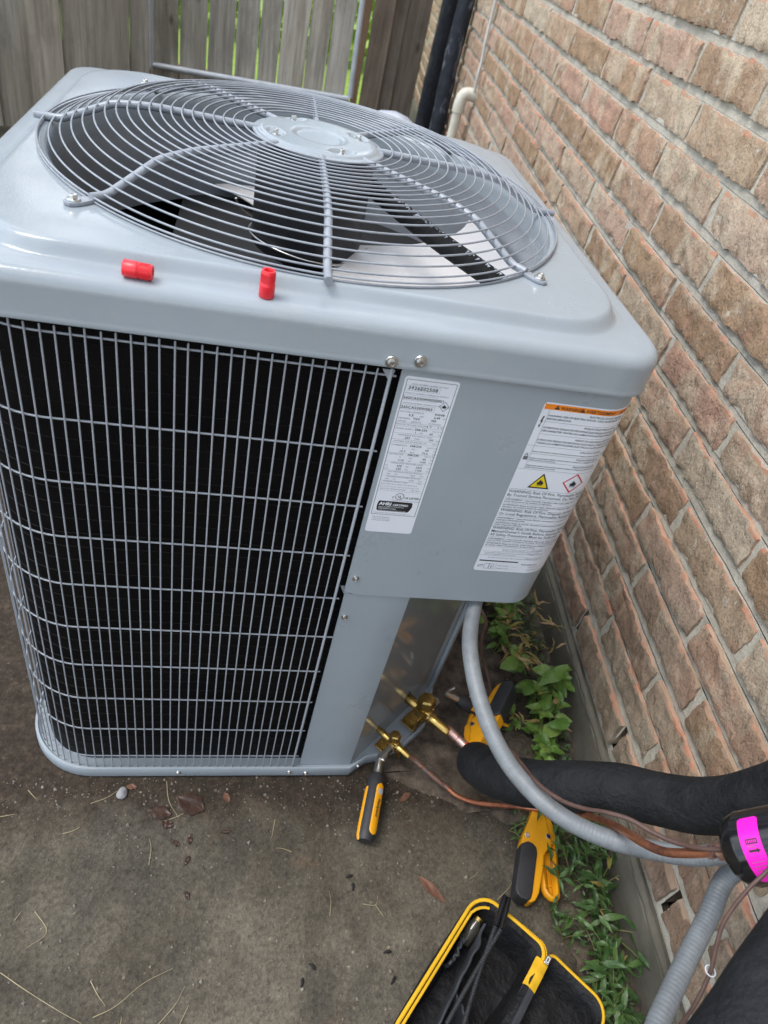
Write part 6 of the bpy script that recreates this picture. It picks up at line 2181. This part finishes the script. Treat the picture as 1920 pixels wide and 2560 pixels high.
for i, (x, y, L, W, a) in enumerate([(0.42, -0.10, 0.05, 0.012, 0.6), (0.30, -0.44, 0.03, 0.006, 2.2), (-0.04, -0.435, 0.022, 0.006, 0.5), (-0.21, -0.415, 0.02, 0.005, 1.5)]):
    flatleaf('leaf_scrap', x, y, L, W, a, 'dead_leaf', ['faded leaf on the dark soil by the panel corner', 'brown leaf scrap between the two copper pipes', 'pale leaf scrap close to the base pan of the unit', 'small curled leaf beside the grey pebble'][i], 'leaf', 50 + i)
for i, (x, y, a) in enumerate([(0.1798, -0.5802, 0.3), (0.1847, -0.5974, 1.4), (0.1097, -0.7134, -0.7), (0.0926, -0.7343, 1.3), (0.235, -0.70, 0.1), (0.24, -0.74, 0.9)]):
    m2 = MB()
    d = Vector((math.cos(a), math.sin(a), 0)) * 0.007
    c = Vector((x, y, gz0(x, y) + 0.002))
    m2.tube([c - d, c - d * 0.3 + Vector((0.001, 0.001, 0.001)), c + d * 0.5, c + d], [0.001, 0.0024, 0.0026, 0.001], 7)
    tag(m2.build('debris_bit', MT['char'], None, smooth=60), 'small black crumb of debris on the concrete', 'debris', 'black crumbs on the concrete')
def pebble(x, y, s, seed, mat='stone'):
    bm = bmesh.new()
    bmesh.ops.create_icosphere(bm, subdivisions=3, radius=1)
    for v in bm.verts:
        p = v.co.copy()
        k = 1 + 0.28 * noise.noise(p * 1.1 + Vector((seed, 0, 0))) + 0.06 * noise.noise(p * 4)
        v.co = Vector((p.x * k * s, p.y * k * s * 0.85, p.z * k * s * 0.6))
    me = bpy.data.meshes.new('pebble')
    bm.to_mesh(me)
    bm.free()
    me.polygons.foreach_set('use_smooth', [True] * len(me.polygons))
    me.materials.append(MT[mat])
    return link('pebble', me, None, Matrix.Translation((x, y, gz0(x, y) + s * 0.42)) @ Matrix.Rotation(seed, 4, 'Z'))
tag(pebble(-0.2231, -0.4278, 0.0105, 1.2), 'grey pebble on the dirt in front of the grille\'s left half', 'pebble')
# loose grit
m2 = MB()
rg2 = random.Random(31)
for i in range(2600):
    if i < 650:
        x = rg2.uniform(-0.55, 0.62)
        y = -0.395 - abs(rg2.gauss(0, 0.05))
    elif i < 2000:
        x, y = rg2.uniform(-0.6, 0.6), rg2.uniform(-0.95, -0.4)
    else:
        y = rg2.uniform(-0.95, 0.2)
        x = rg2.uniform(0.56, 0.66)
    s = min(0.0006 + rg2.expovariate(1 / 0.0007), 0.004)
    b = (x, y, gz0(x, y) + s * 0.4 + (0.012 if i >= 2000 else 0))
    a = rg2.uniform(0, PI)
    M3 = Matrix.Rotation(a, 3, 'Z') @ Matrix.Rotation(rg2.uniform(-0.5, 0.5), 3, 'X')
    vs = [M3 @ Vector(v) * s for v in ((1, 0.2, -0.4), (-0.2, 1, -0.5), (-1, -0.1, -0.4), (0.1, -1, -0.5), (0.3, 0.1, 0.8), (-0.4, 0.2, 0.6))]
    m2.add([v + Vector(b) for v in vs], [(0, 1, 4), (1, 5, 4), (1, 2, 5), (2, 3, 5), (3, 4, 5), (3, 0, 4)])
tag(m2.build('grit', MT['grit'], None, smooth=0), 'loose sand grains and grit scattered over the ground', 'grit', kind='stuff')
# trampled clover and shoots that nobody could count, filling the strip
m2 = MB()
for i in range(1500):
    y = rg2.uniform(-0.98, 0.25)
    xr = 0.727 + 0.0751 * y - 0.012
    x = xr - 0.015 - abs(rg2.gauss(0, 0.045))
    if x < 0.56:
        continue
    z = 0.012 + rg2.uniform(0, 0.018)
    s = rg2.uniform(0.003, 0.008)
    d = Vector((rg2.gauss(0, 0.5), rg2.gauss(0, 0.5), 1)).normalized()
    e = d.orthogonal().normalized()
    e = (Matrix.Rotation(rg2.uniform(0, 6.28), 3, d) @ e)
    f2 = d.cross(e) * s * 0.38
    e = e * s
    c = Vector((x, y, z))
    m2.add([c - e, c + f2, c + e, c - f2], [(0, 1, 2, 3)])
tag(m2.build('ground_cover', MT['leaf_narrow'], None, smooth=0), 'low green ground cover between the weeds along the foundation', 'ground cover', kind='stuff')
for o in list(bpy.data.objects):
    if 'inv' in o:
        del o['inv']
